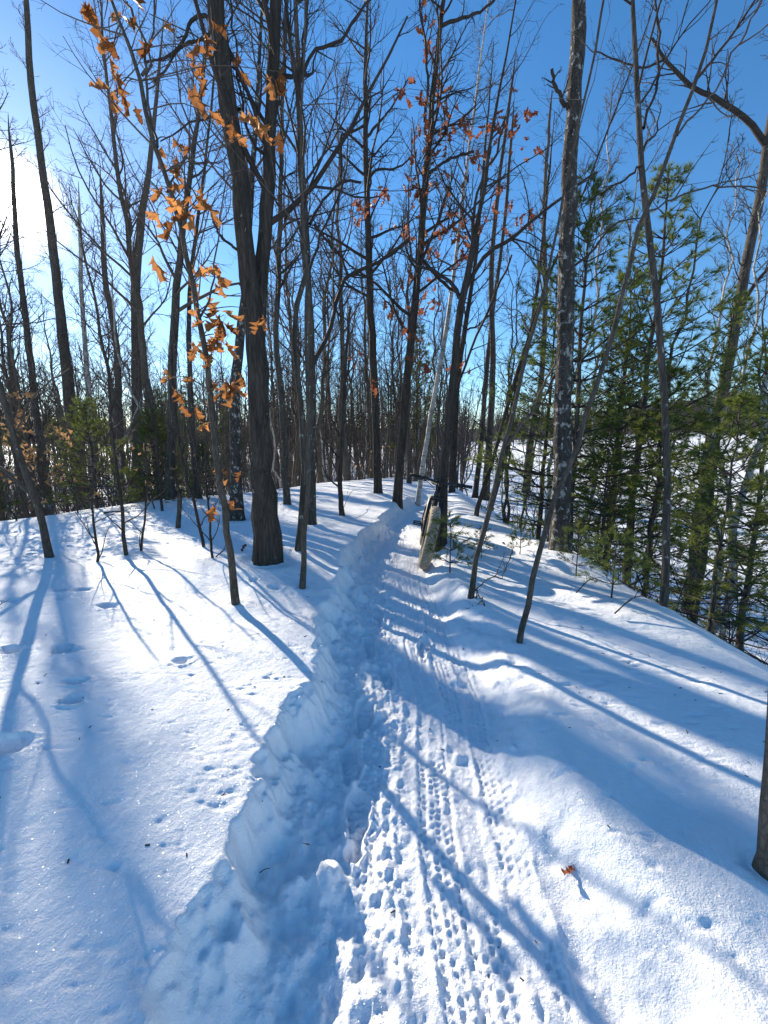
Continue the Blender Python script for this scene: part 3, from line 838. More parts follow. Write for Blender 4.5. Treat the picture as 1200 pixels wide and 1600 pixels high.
# ---- trees of the woods: a few kinds, many individuals
def woods_kind(seed, H, r0, bark, twig, nb, L1, k2, k3, lo, bend=.25, fork=False):
    rng = np.random.default_rng(seed)
    n = 22
    z = np.linspace(-.3, H, n)
    off = np.cumsum(rng.normal(size=(n, 2)) * bend * H / n * .35, axis=0)
    P = np.column_stack([off - off[0], z]); P[:, :2] += (z[:, None] / H) * rng.normal(size=2) * bend
    R = r0 * (1 - .88 * np.linspace(0, 1, n) ** 1.1); R[:2] *= 1.2
    V, F = trunk_mesh('trunk', P, R, 9, None, .05, seed)
    me = mesh_of('trunk', V, [F], M[bark])
    tw, lb = Tubes(), Tubes()
    crown(tw, lb, P, R, rng, nb, lo, .99, L1, .75, k2, k3, .0052, .5, .09, 4)
    return me, lb.mesh('crown', M[twig]), tw.mesh('twigs', M[twig])
KINDS = [woods_kind(101, 12.5, .11, 'woods', 'twig', 28, 2.4, 7, 6, .36), woods_kind(102, 11.0, .085, 'woods', 'twig', 26, 2.0, 7, 6, .30),
         woods_kind(103, 13.5, .13, 'woods', 'twig', 30, 2.9, 7, 6, .42), woods_kind(104, 9.0, .055, 'woods', 'darktwig', 22, 1.5, 6, 5, .28, .5),
         woods_kind(105, 7.0, .04, 'woods', 'darktwig', 20, 1.2, 6, 4, .22, .6)]
BIRCH = [woods_kind(111, 11.0, .065, 'birch', 'twig', 26, 1.5, 7, 5, .4, .5), woods_kind(112, 9.0, .05, 'birch', 'twig', 18, 1.3, 5, 3, .4, .7)]
def plant(kind, x, y, name, label, group, s=1.0, rz=0.0, tilt=(0, 0)):
    root = empty(name, (x, y, gz(x, y)), label, 'tree', group)
    root.rotation_euler = (tilt[0], tilt[1], rz); root.scale = (s, s, s)
    put('trunk', kind[0], root)
    lo_ = put('crown', kind[1], root)
    put('twigs', kind[2], lo_)['kind'] = 'stuff'
    return root
rw = np.random.default_rng(404)
placed = []
def far_enough(x, y, dmin):
    for (a, b) in placed:
        if (a - x) ** 2 + (b - y) ** 2 < dmin * dmin: return False
    placed.append((x, y)); return True
cnt = 0; tries = 0
while cnt < 190 and tries < 6000:
    tries += 1
    y = 9 + 42 * rw.random() ** 1.25
    x = rw.uniform(-1.05, .28) * (y + 3)
    if x > 2.6 + .02 * y or (x > -5 - .3 * (y - 9) and y < 13.5 and x < 3.2 and rw.random() < .8): continue
    if abs(x - trail_x(y)) < .7 and y < 20: continue
    # leave the way to the sun a little more open
    along = -.633 * x + .774 * y; across = abs(.774 * x + .633 * y)
    if across < 8 and along < 42 and rw.random() < .78: continue
    if not far_enough(x, y, 1.1): continue
    ki = rw.choice(5, p=[.2, .22, .13, .27, .18]); k = KINDS[ki]
    plant(k, x, y, 'hardwood_tree', ['straight bare hardwood of middling girth in the woods beyond the ridge', 'slim bare hardwood branching low in the woods beyond the ridge', 'stout broad-crowned bare hardwood in the woods beyond the ridge', 'thin crooked dark-twigged tree in the woods beyond the ridge', 'short whippy dark-twigged sapling in the woods beyond the ridge'][ki], 'bare trees of the woods beyond the ridge', rw.uniform(.8, 1.15), rw.uniform(0, 6.28), (rw.normal() * .03, rw.normal() * .03))
    cnt += 1
for (x, y, s) in [(-11, 17, 1), (-4.5, 19, 1.1), (-.8, 21, .9), (1.2, 24, 1), (-16, 24, 1.1), (-7.5, 13.6, .9), (-2.4, 17, .8)]:
    plant(BIRCH[int(x * 7) % 2], x, y, 'birch_tree', 'white birch among the bare trees of the woods', 'birches of the woods beyond the ridge', s, rw.uniform(0, 6), (rw.normal() * .04, rw.normal() * .04))
for (x, y, s, tx) in [(6.4, 7.6, 1.1, .12), (7.6, 8.2, 1.15, .02), (5.0, 9.0, 1.0, -.04), (8.4, 9.5, 1.1, .05), (4.2, 10.5, .9, .08)]:
    plant(BIRCH[int(x) % 2], x, y, 'birch_tree', 'white birch rising above the pines on the slope', 'birches on the slope among the pines', s, rw.uniform(0, 6), (0, tx))
for i in range(26):
    y = rw.uniform(6.5, 20); x = rw.uniform(2.9, 3.5 + .35 * y)
    if not far_enough(x, y, .7): continue
    plant(KINDS[3 + i % 2], x, y, 'hardwood_tree', 'thin bare hardwood on the slope among the pines', 'thin bare trees on the slope', rw.uniform(.6, .95), rw.uniform(0, 6.28), (rw.normal() * .05, rw.normal() * .05))
for i in range(70):
    y = rw.uniform(13, 36); x = rw.uniform(-.3, .19) * y
    if (abs(x - trail_x(y)) < .7 and y < 20) or not far_enough(x, y, .7): continue
    plant(KINDS[3 + i % 2], x, y, 'hardwood_tree', 'thin bare pole of a tree in the woods past the trail bend', 'thin trees of the woods past the trail bend', rw.uniform(.8, 1.3), rw.uniform(0, 6.28), (rw.normal() * .03, rw.normal() * .03))
# trees that stand beyond the left edge towards the sun
for (x, y, k, s) in [(-9.6, 6.4, 0, 1.0), (-9.2, 3.9, 3, .9)]:
    plant(KINDS[k], x, y, 'hardwood_tree', 'bare hardwood rooted on the open snow past the leaning dark sapling', 'trees on the open snow by the leaning sapling', s, rw.uniform(0, 6.28))

# ---- pines
def needle_tufts(C, D, rng, per, length, width, spread=.75):
    """C (m,3) tuft places, D (m,3) directions -> triangles"""
    m = len(C)
    rv = rng.normal(size=(m, per, 3))
    d = unit(D[:, None] * 1.0 + spread * unit(rv) * rng.uniform(.4, 1.25, (m, per, 1)) + np.array([0, 0, .08]))
    Ln = length * rng.uniform(.65, 1.15, (m, per, 1))
    tip = C[:, None] + d * Ln + np.array([0, 0, -.12]) * Ln * Ln / length
    sd = unit(np.cross(d, unit(rng.normal(size=(m, per, 3))))) * width * .5
    root = C[:, None] + d * Ln * .04
    V = np.stack([root - sd, root + sd, tip], 2).reshape(-1, 3)
    return V, np.arange(len(V)).reshape(-1, 3)

def pine_meshes(seed, H, r0, whorl=.34, reach=.34, lo=.12, per=16, nlen=.085, width=.0045, dens=1.0, bare=.2):
    rng = np.random.default_rng(seed)
    n = 18
    z = np.linspace(-.3, H, n); off = np.cumsum(rng.normal(size=(n, 2)) * .012 * H / 4, axis=0)
    P = np.column_stack([off - off[0], z]); R = r0 * (1 - .93 * np.linspace(0, 1, n)) + .003
    V, F = trunk_mesh('trunk', P, R, 10, None, .05, seed)
    tr = mesh_of('trunk', V, [F], M['grey'])
    br = Tubes(); C, D = [], []
    zz = lo * H
    while zz < H * .985:
        f = zz / H
        Lw = reach * H * (1 - f) ** .75 * (1 if f > bare else .75) + .12
        nbr = rng.integers(4, 7); a0 = rng.uniform(0, 6.28)
        q = np.array([np.interp(zz, z, P[:, k]) for k in range(3)])
        az = a0 + np.arange(nbr) * 6.283 / nbr + rng.normal(size=nbr) * .25
        el = -.05 + .75 * f + rng.normal(size=nbr) * .1
        d = np.column_stack([np.cos(az) * np.cos(el), np.sin(az) * np.cos(el), np.sin(el)])
        L = Lw * rng.uniform(.55, 1.1, nbr)
        rr = np.minimum(.006 + .008 * L, r0 * .6)
        P1, R1 = shoot(np.repeat(q[None], nbr, 0), d, L, rr, 8, rng, .07, .035, .3)
        br.add(P1, R1, 5)
        dead = f < bare
        k = max(3, int(5 * dens * (.6 + L.mean() * 1.1)))
        p0, d2, L2, r2 = offshoots(P1, R1, k, .25, 1.0, .8, .42, L, rng, .6, .002)
        d2[:, 2] *= .45
        P2, R2 = shoot(p0, d2, np.maximum(L2, .08), r2, 5, rng, .1, .05, .5)
        br.add(P2, R2, 3)
        keep = rng.random(len(P2)) < (.25 if dead else 1.0)
        P2 = P2[keep]
        if len(P2):
            for i_, w_ in ((4, 1.0), (3, .95), (2, .7), (1, .3)):
                s_ = rng.random(len(P2)) < w_
                C.append(P2[s_, i_]); D.append(unit(P2[s_, i_] - P2[s_, i_ - 1]))
        if not dead:
            C.append(P1[:, -1]); D.append(unit(P1[:, -1] - P1[:, -2]))
        zz += whorl * rng.uniform(.75, 1.2) * (1 - .35 * f)
    C.append(P[-1:]); D.append(np.array([[0, 0, 1.]]))
    Vn, Fn = needle_tufts(np.concatenate(C), np.concatenate(D), rng, per, nlen, width)
    return tr, br.mesh('crown', M['darktwig']), mesh_of('needles', Vn, [Fn], M['needle'], False)
PINES = [pine_meshes(201, 6.4, .07, .40, .30, .10, 19, .115, .0065, .95), pine_meshes(202, 5.2, .055, .38, .33, .09, 19, .115, .0065, .95), pine_meshes(203, 3.6, .04, .34, .38, .07, 24, .105, .006, 1.0, .08)]
LITTLE = [pine_meshes(205, 1.9, .022, .24, .42, .10, 18, .085, .004, 1.1, .0), pine_meshes(206, .55, .008, .15, .45, .25, 18, .075, .003, .6, 0)]
TALL = pine_meshes(207, 10.5, .14, .75, .24, .25, 14, .22, .016, .9, .3)
def plant_pine(k, x, y, label, group=None, s=1.0, name='pine_tree', cat='pine tree'):
    root = empty(name, (x, y, gz(x, y)), label, cat, group)
    root.rotation_euler = (0, 0, rw.uniform(0, 6.28)); root.scale = (s, s, s)
    put('trunk', k[0], root); c = put('crown', k[1], root); put('needles', k[2], c)
    return root
GP = 'young pines on the slope beyond the snowbank'
for (x, y, k, s) in [(2.95, 6.4, 1, 1.05), (4.3, 7.0, 0, 1.08), (4.7, 8.4, 0, 1.0), (3.4, 8.8, 1, 1.05), (6.6, 8.2, 0, 1.1), (3.15, 3.75, 2, .62), (4.1, 3.6, 2, .9), (3.9, 5.8, 2, .95), (5.0, 5.4, 1, .9),
                     (6.2, 11, 0, 1.1), (2.9, 5.3, 2, .55), (7.5, 6.3, 0, 1.0)]:
    plant_pine(PINES[k], x, y, ['tall young pine rising above the others on the slope beyond the snowbank', 'middle-sized young pine with airy boughs on the slope beyond the snowbank', 'low bushy young pine on the slope beyond the snowbank'][k], GP, s)
for (x, y, s, lab) in [(-5.7, 8.0, 1.05, 'bushy young pine with bright sunlit needles on the crest'), (-4.75, 8.5, .95, 'small young pine beside the bushy one on the crest'), (-5.1, 9.4, 1.0, 'young pine half hidden behind the bushy one on the crest'), (-3.9, 8.9, .6, 'knee-high pine at the crest near the weathered stump'), (-8.2, 8.3, .9, 'young pine among the tan beech leaves')]:
    plant_pine(LITTLE[0], x, y, lab, None, s)
for (x, y, s) in [(-9.2, 13, .75), (-6.6, 12.6, .7), (-12.5, 16, .9), (-4.9, 13.2, .6), (-15, 17, .9)]:
    plant_pine(PINES[1], x, y, 'dark young pine inside the brushy woods below the crest', 'young pines inside the brushy woods', s)
plant_pine(TALL, 1.9, 25, 'tall layered pine far behind the trail bend', None, 1.0)
plant_pine(TALL, -14, 30, 'tall dark pine deep in the woods towards the sun', None, .8)
plant_pine(TALL, -19, 33, 'tall dark pine far back in the woods beside its twin', None, .75)
for (px, py, s, lab) in [(703, 899, .95, 'tiny pine seedling poking from the snow by the bicycle wheel'), (812, 868, .7, 'pine seedling on the snow with a fallen twig above it'), (752, 872, .55, 'sparse pine seedling behind the wiry leaning sapling'),
                         (900, 900, .8, 'pine seedling at the foot of the lichen-speckled trunk'), (955, 935, .9, 'pine seedling on the lip of the snowbank below the pines'), (435, 865, .3, 'tiny sprig of pine beside the thick oak')]:
    x, y = pground(px, py)
    plant_pine(LITTLE[1], x, y, lab, None, s, 'pine_seedling', 'seedling')

# ---- beech saplings that keep pale leaves
def beech(px, py, label, seed, H=2.0, nl=45, Y=None):
    rng = np.random.default_rng(seed)
    x, y = pground(px, py) if Y is None else (pplane(px, py, Y)[0][0], Y)
    b = np.array([x, y, gz(x, y)])
    root = empty('beech_sapling', b, label, 'sapling')
    z = np.linspace(-.1, H, 12); P = np.column_stack([np.cumsum(rng.normal(size=12) * .03), np.cumsum(rng.normal(size=12) * .03), z]); P -= [P[0, 0], P[0, 1], 0]
    R = np.linspace(.014, .003, 12)
    V, F = trunk_mesh('trunk', P, R, 7, None, 0, seed); put('trunk', mesh_of('trunk', V, [F], M['grey']), root)
    p0, d, L, r = offshoots(P[None], R[None], 14, .25, 1, 1.2, 1, np.array([.9]), rng, .5, .002)
    P1, R1 = shoot(p0, d, L, r, 6, rng, .12, .02); tb = Tubes(); tb.add(P1, R1, 4)
    put('crown', tb.mesh('crown', M['darktwig']), root)
    for _ in range(nl):
        i, j = rng.integers(len(P1)), rng.integers(2, 6)
        hang_leaf(root, np.zeros(3), P1[i, j] + rng.normal(size=3) * .03, 'tan', .09, rng, .6)
beech(45, 795, 'beech sapling with a fan of tan leaves at the crest', 301, 2.2, 90, 7.0)
beech(25, 800, 'shorter tan-leaved beech sapling against the dark thicket', 302, 1.6, 55, 6.6)
beech(120, 790, 'sparse beech sapling with tan leaves by the stout sunlit trunk', 303, 1.4, 45, 7.2)
beech(240, 785, 'low beech sapling with few tan leaves behind the whips', 304, 1.2, 30, 7.6)
beech(597, 752, 'small beech sapling with russet leaves by the far bend', 305, 1.2, 25)

# ---- thicket and far woods: nobody could count them
def brush(seed, n, area, H, name, mat, label, rmin=.004, branches=6):
    rng = np.random.default_rng(seed)
    xs, ys = area(rng, n)
    zs = ground_macro(xs, ys)
    p0 = np.column_stack([xs, ys, zs - .05])
    d = np.column_stack([rng.normal(size=n) * .22, rng.normal(size=n) * .22, np.ones(n)])
    L = H * rng.uniform(.4, 1.2, n)
    P1, R1 = shoot(p0, d, L, .004 + .004 * L, 7, rng, .07, .03, .3)
    tb = Tubes(); tb.add(P1, R1, 4)
    p0, d, L2, r = offshoots(P1, R1, branches, .15, 1, .8, .38, L, rng, .6, rmin)
    P2, R2 = shoot(p0, d, L2, r, 4, rng, .15, .05, .5); tb.add(P2, R2, 3)
    p0, d, L3, r = offshoots(P2, R2, 3, .2, 1, .8, .5, L2, rng, .7, rmin * .8)
    P3, R3 = shoot(p0, d, L3, r, 3, rng, .15, .0, .6); tb.add(P3, R3, 3)
    o = put(name, tb.mesh(name, M[mat]))
    return tag(o, label, 'undergrowth', None, 'stuff')
def area_left(rng, n):
    y = rng.uniform(8.5, 24, n); x = -2.5 - (y * .1) - rng.random(n) * (y * .95)
    return x, y
def area_mid(rng, n):
    y = rng.uniform(19, 42, n); x = rng.uniform(-.55, .16, n) * y
    return x, y
def area_right(rng, n):
    y = rng.uniform(3.2, 13, n); x = 2.75 + rng.random(n) * (1.2 + .5 * y)
    return x, y
brush(501, 650, area_left, 3.4, 'undergrowth', 'twig', 'dense leafless brush filling the woods under the sun')
brush(502, 480, area_mid, 4.2, 'undergrowth', 'twig', 'leafless brush across the woods past the trail bend', .008)
brush(503, 120, area_right, 1.3, 'undergrowth', 'darktwig', 'dead twigs and brush at the feet of the pines', .003)

def far_forest(seed, n, xs, ys, zs, H, name, label):
    rng = np.random.default_rng(seed)
    p0 = np.column_stack([xs, ys, zs - .3])
    L = H * rng.uniform(.65, 1.15, n)
    P1, R1 = shoot(p0, np.column_stack([rng.normal(size=(n, 2)) * .05, np.ones(n)]), L, .012 * L, 6, rng, .03, .05, .2)
    tb = Tubes(); tb.add(P1, R1, 4)
    p0, d, L2, r = offshoots(P1, R1, 11, .25, 1, .7, .3, L, rng, .6, .03 if H < 15 else .07)
    P2, R2 = shoot(p0, d, L2, r, 4, rng, .12, .08, .5); tb.add(P2, R2, 3)
    p0, d, L3, r = offshoots(P2, R2, 4, .2, 1, .7, .5, L2, rng, .8, .02 if H < 15 else .05)
    P3, R3 = shoot(p0, d, L3, r, 3, rng, .1, .05, .6); tb.add(P3, R3, 3)
    return tag(put(name, tb.mesh(name, M['hillwood'])), label, 'forest', None, 'stuff')
rf = np.random.default_rng(606)
n = 560; r = rf.uniform(46, 120, n); a = rf.uniform(-1.0, .2, n)
xs, ys = r * np.sin(a), r * np.cos(a)
far_forest(601, n, xs, ys, ground_macro(xs, ys), 12, 'forest', 'bare woods fading out behind the ridge')
n = 900; r = rf.uniform(205, 300, n); a = rf.uniform(.08, 1.25, n)
xs, ys = r * np.sin(a), r * np.cos(a)
far_forest(602, n, xs, ys, ground_macro(xs, ys), 17, 'forest', 'bare wooded hillside on the far side of the snowy field')

# wooded hills all round the horizon
na, nr_ = 260, 14
A_, T_ = np.meshgrid(np.linspace(-1.5, 1.7, na), np.linspace(0, 1, nr_))
RR_ = 300 + 150 * T_
HH_ = (13 + 9 * fbm(A_ * 3.2, A_ * 0 + 2.2, 91, 3) + 12 * sstep(.15, .8, A_)) * np.sin(np.pi * .5 * np.minimum(1, T_ * 1.6)) + 3.2 * fbm(A_ * 60, T_ * 9, 92, 3) * T_
X_, Y_ = RR_ * np.sin(A_), RR_ * np.cos(A_)
Z_ = ground_macro(X_, Y_) - .6 + HH_
j, i = np.meshgrid(np.arange(nr_ - 1), np.arange(na - 1), indexing='ij')
Fh = np.stack([j * na + i, j * na + i + 1, (j + 1) * na + i + 1, (j + 1) * na + i], -1).reshape(-1, 4)
tag(put('hills', mesh_of('hills', np.stack([X_, Y_, Z_], -1).reshape(-1, 3), [Fh], M['hillwood'])), 'low wooded hills along the horizon', None, None, 'structure')

# ------------------------------------------------------------------ the fat-tyre bicycle
def ring(R, prof, nseg, x0=0):
    """revolve profile [(x, r)] about the x axis"""
    prof = np.array(prof); m = len(prof)
    a = np.arange(nseg) * 2 * math.pi / nseg
    V = np.stack([np.repeat(prof[None, :, 0], nseg, 0), prof[None, :, 1] * np.cos(a)[:, None], prof[None, :, 1] * np.sin(a)[:, None]], -1).reshape(-1, 3)
    i, j = np.meshgrid(np.arange(nseg), np.arange(m), indexing='ij')
    i2, j2 = (i + 1) % nseg, (j + 1) % m
    F = np.stack([i * m + j, i * m + j2, i2 * m + j2, i2 * m + j], -1).reshape(-1, 4)
    return V, F
BOXF = np.array([(0, 1, 3, 2), (4, 6, 7, 5), (0, 4, 5, 1), (2, 3, 7, 6), (0, 2, 6, 4), (1, 5, 7, 3)])
def box_v(c, ax, ay, az):
    c = np.array(c, float)
    return np.array([c + sx * np.array(ax) + sy * np.array(ay) + sz * np.array(az) for sx in (-1, 1) for sy in (-1, 1) for sz in (-1, 1)])
MB = dict(black=make_plain('bike_black', (.012, .012, .013), .38, 0, .2, 30, .5), rubber=make_plain('grip_rubber', (.018, .018, .018), .75, 0, .2, 60, .3),
          tyre=make_plain('tyre_tan', (.33, .26, .18), .85, 0, .3, 45, .25), knob=make_plain('tyre_knob', (.42, .34, .25), .8, 0, .25, 60, .3), steel=make_plain('steel', (.45, .45, .46), .35, 1.0, .1, 30),
          frost=make_plain('frosted_knob', (.52, .44, .35), .8, 0, .1, 60, .3), cable=make_plain('cable_black', (.01, .01, .01), .5, 0, .1, 20))
def tube_part(name, pts, r, mat, parent, sides=10, n=None):
    pts = np.asarray(pts, float)
    if n: pts = smooth_path(pts, n)
    T = Tubes(); rr = np.full(len(pts), r) if np.isscalar(r) else np.interp(np.linspace(0, 1, len(pts)), np.linspace(0, 1, len(r)), r)
    # closed ends
    d0, d1 = unit(pts[0] - pts[1]), unit(pts[-1] - pts[-2])
    pts = np.vstack([pts[0] + d0 * 1e-4, pts, pts[-1] + d1 * 1e-4]); rr = np.concatenate([[1e-4], rr, [1e-4]])
    V = []
    Tn = unit(np.gradient(pts, axis=0)); Tn[0] = Tn[1]; Tn[-1] = Tn[-2]
    mean = np.abs(Tn.mean(0)); ref = np.eye(3)[np.argmin(mean)]
    N = unit(np.cross(Tn, ref)); B = np.cross(Tn, N)
    a = np.arange(sides) * 2 * math.pi / sides
    V = (pts[:, None] + rr[:, None, None] * (np.cos(a)[None, :, None] * N[:, None] + np.sin(a)[None, :, None] * B[:, None])).reshape(-1, 3)
    j, k = np.meshgrid(np.arange(len(pts) - 1), np.arange(sides), indexing='ij'); k2 = (k + 1) % sides
    F = np.stack([j * sides + k, j * sides + k2, (j + 1) * sides + k2, (j + 1) * sides + k], -1).reshape(-1, 4)
    return put(name, mesh_of(name, V, [F], MB[mat]), parent)

bx, by = pground(660, 888)
bike = empty('fat_tyre_bicycle', (bx + .055, by + .57, gz(bx, by) - .01), 'black fat-tyre bicycle facing the trail, leaning on the forked trunk', 'bicycle')
# local: +y forward (towards the viewer once turned), z up; then turned half round and leaned
bike.rotation_euler = Euler((0, math.radians(11.5), math.radians(180 - 5.5)), 'XYZ')
bike.rotation_mode = 'QUATERNION'
bike.rotation_quaternion = Euler((0, math.radians(11.5), 0)).to_quaternion() @ Euler((0, 0, math.radians(180 - 5.5))).to_quaternion()
RW = .37
def wheel(yc, label):
    w = empty('wheel', (0, yc, RW)); w.parent = bike
    if label: w['label'] = label
    prof = [(.062 * math.cos(t), RW - .062 + .054 * math.sin(t)) for t in np.linspace(-.75, math.pi + .75, 13)]
    V, F = ring(RW, prof, 64)
    put('tyre', mesh_of('tyre', V, [F], MB['tyre']), w)
    Vk, Fk, Vs, Fs = [], [], [], []
    for k in range(46):
        for row, (ang, hw) in enumerate([(.98, .011), (1.30, .009), (1.57 + .0, .011), (1.84, .009), (2.16, .011)]):
            th = (k + .5 * (row % 2)) * 2 * math.pi / 46
            x = .062 * math.cos(ang); rr = RW - .062 + .054 * math.sin(ang)
            er = np.array([0, math.cos(th), math.sin(th)]); et = np.array([0, -math.sin(th), math.cos(th)]); ex = np.array([1., 0, 0])
            nrm_ = unit(ex * math.cos(ang) + er * math.sin(ang)); sd = np.cross(nrm_, et)
            c = ex * x + er * rr + nrm_ * .003
            (Vs if (k * 7 + row * 3) % 5 == 0 else Vk).append(box_v(c, sd * hw, et * .011, nrm_ * .005))
    for nm, VV, mt in (('tread_knobs', Vk, 'knob'), ('frosted_knobs', Vs, 'frost')):
        m_ = len(VV)
        Fx = (BOXF[None] + 8 * np.arange(m_)[:, None, None]).reshape(-1, 4)
        tag(put(nm, mesh_of(nm, np.concatenate(VV), [Fx], MB[mt], False), w), kind='stuff')
    rp = [(-.04, .272), (-.04, .262), (-.02, .254), (.02, .254), (.04, .262), (.04, .272)]
    V, F = ring(.27, rp, 48); put('rim', mesh_of('rim', V, [F], MB['black']), w)
    tube_part('hub', [(-.065, 0, 0), (-.05, 0, 0), (.05, 0, 0), (.065, 0, 0)], [.012, .026, .026, .012], 'black', w, 14)
    for k in range(16):
        th = k * 2 * math.pi / 16
        s_ = -1 if k % 2 else 1
        tube_part('spoke', [(s_ * .045, .024 * math.cos(th + .5), .024 * math.sin(th + .5)), (s_ * .01, .258 * math.cos(th), .258 * math.sin(th))], .0014, 'steel', w, 4)
    V, F = ring(.09, [(-.055, .09), (-.053, .09), (-.053, .06), (-.055, .06)], 32); put('brake_disc', mesh_of('brake_disc', V, [F], MB['steel']), w)
    return w
YF, YR = .57, -.57
wheel(YF, 'tan knobbly front wheel dusted with snow'); wheel(YR, None)
ax = np.array([0, -.375, .927]); fwd = np.array([0, .927, .375])
axle = np.array([0, YF, RW]); cr = axle + ax * .475 - fwd * .05
fork = empty('fork', (0, 0, 0)); fork.parent = bike
for s in (-1, 1):
    tube_part('fork_leg', [axle + [s * .082, 0, 0], axle + [s * .082, 0, 0] + ax * .25 - fwd * .02, cr + [s * .078, 0, -.02], cr + [s * .055, 0, .012]], [.014, .019, .023, .02], 'black', fork, 10, 12)
tube_part('fork_crown', [cr + [-.075, 0, 0], cr + [0, 0, .022], cr + [.075, 0, 0]], .024, 'black', fork, 10, 9)
ht0, ht1 = cr + ax * .02, cr + ax * .15
bb = np.array([0, -.14, .30]); st = np.array([0, -.33, .74])
fr = empty('frame', (0, 0, 0)); fr.parent = bike
tube_part('head_tube', [ht0, ht1], .027, 'black', fr, 14)
tube_part('down_tube', [ht0 + ax * .03, (ht0 + bb) / 2 + [0, .01, -.02], bb], [.028, .03, .027], 'black', fr, 12, 10)
tube_part('top_tube', [ht1 - ax * .03, st - [0, 0, .06]], [.024, .020], 'black', fr, 12)
tube_part('seat_tube', [bb, st], .018, 'black', fr, 12)
tube_part('bottom_bracket', [bb - [.05, 0, 0], bb + [.05, 0, 0]], .026, 'black', fr, 14)
ra = np.array([0, YR, RW])
for s in (-1, 1):
    tube_part('chain_stay', [bb + [s * .04, -.02, 0], bb + [s * .075, -.12, .02], ra + [s * .088, 0, 0]], .012, 'black', fr, 8, 8)
    tube_part('seat_stay', [st + [s * .02, 0, -.09], st + [s * .075, -.09, -.14], ra + [s * .088, 0, 0]], .010, 'black', fr, 8, 8)
tube_part('seat_post', [st - [0, 0, .02], st + [0, -.055, .15]], .0145, 'black', bike, 12)
sp = st + np.array([0, -.06, .165])
Vs = []
for i, f in enumerate(np.linspace(0, 1, 12)):
    y = -.13 + .27 * f; w = .068 * (1 - sstep(.25, .75, np.array(f))) + .018; h = .022 + .012 * (1 - f)
    for a in np.arange(10) * 2 * math.pi / 10: Vs.append(sp + [w * math.cos(a), y, h * math.sin(a) + .012 * (1 - f) + .01])
Vs = np.array(Vs); Vs = np.vstack([Vs, Vs[:10].mean(0), Vs[-10:].mean(0)])
j, k = np.meshgrid(np.arange(11), np.arange(10), indexing='ij'); k2 = (k + 1) % 10
F4 = np.stack([j * 10 + k, j * 10 + k2, (j + 1) * 10 + k2, (j + 1) * 10 + k], -1).reshape(-1, 4)
F3 = np.array([[120, (q + 1) % 10, q] for q in range(10)] + [[121, 110 + q, 110 + (q + 1) % 10] for q in range(10)])
put('saddle', mesh_of('saddle', Vs, [F4, F3], MB['rubber']), bike)
# cockpit
stem0 = ht1 + ax * .035; bar = stem0 + fwd * .055 + ax * .01
tube_part('stem', [stem0 - ax * .035, stem0 + ax * .015], .021, 'black', bike, 12)
tube_part('stem_clamp', [stem0, bar], [.019, .022], 'black', bike, 12)
hb = tube_part('handlebar', [bar + [-.37, -.045, .022], bar + [-.18, -.012, .018], bar + [-.05, 0, 0], bar, bar + [.05, 0, 0], bar + [.18, -.012, .018], bar + [.37, -.045, .022]], .0145, 'black', bike, 10, 25)
for s in (-1, 1):
    tube_part('grip', [bar + [s * .245, -.026, .02], bar + [s * .375, -.046, .022]], .0185, 'rubber', hb, 10)
    tube_part('brake_lever', [bar + [s * .215, -.0, .012], bar + [s * .23, .045, .0], bar + [s * .33, .04, -.012]], [.013, .010, .006], 'black', hb, 8, 8)
    tube_part('lever_clamp', [bar + [s * .19, -.02, .018], bar + [s * .225, -.022, .018]], .022, 'black', hb, 10)
    tube_part('brake_hose', [bar + [s * .2, .03, .0], bar + [s * .12, .10, -.03], bar + [s * .03, .06, -.12], cr + [s * .07, .03, -.03]], .0035, 'cable', hb, 6, 14)
tube_part('computer_mount', [bar + [.03, .01, .02], bar + [.045, .03, .045]], [.016, .02], 'black', hb, 8)
# cranks
ca = math.radians(38)
for s in (-1, 1):
    cd = np.array([0, math.cos(ca) * s, math.sin(ca) * s])
    c0 = bb + [s * .075, 0, 0]; c1 = c0 + cd * .17 + [s * .02, 0, 0]
    crk = tube_part('crank_arm', [c0, c1], [.016, .012], 'black', bike, 8)
    pc = c1 + np.array([s * .065, 0, 0])
    # open platform pedal: a frame round an axle
    pd = empty('pedal', (0, 0, 0)); pd.parent = bike
    til = np.array([0, .75, .66]); nn = np.array([0, -.66, .75])
    corners = [pc + [-.045, 0, 0] - til * .045, pc + [.045, 0, 0] - til * .04, pc + [.045, 0, 0] + til * .04, pc + [-.045, 0, 0] + til * .045]
    for q in range(4):
        tube_part('pedal_rail', [corners[q], corners[(q + 1) % 4]], .0085, 'black', pd, 6)
    tube_part('pedal_axle', [c1, pc + [.045 * s, 0, 0]], .009, 'black', pd, 8)
V, F = ring(.08, [(.052, .078), (.056, .078), (.056, .045), (.052, .045)], 36)
put('chainring', mesh_of('chainring', V + bb - [.11, 0, 0], [F], MB['black']), bike)
ch = []
for t in np.linspace(0, 1, 14): ch.append(bb + np.array([-.056, 0, .078]) * [1, 1, 1] + (ra + [-.056, 0, .05] - bb - np.array([-.056, 0, .078])) * t)
for t in np.linspace(0, 1, 14): ch.append(ra + np.array([-.056, 0, -.05]) + (bb + np.array([-.056, 0, -.078]) - ra - np.array([-.056, 0, -.05])) * t)
tube_part('chain', ch, .005, 'steel', bike, 6)

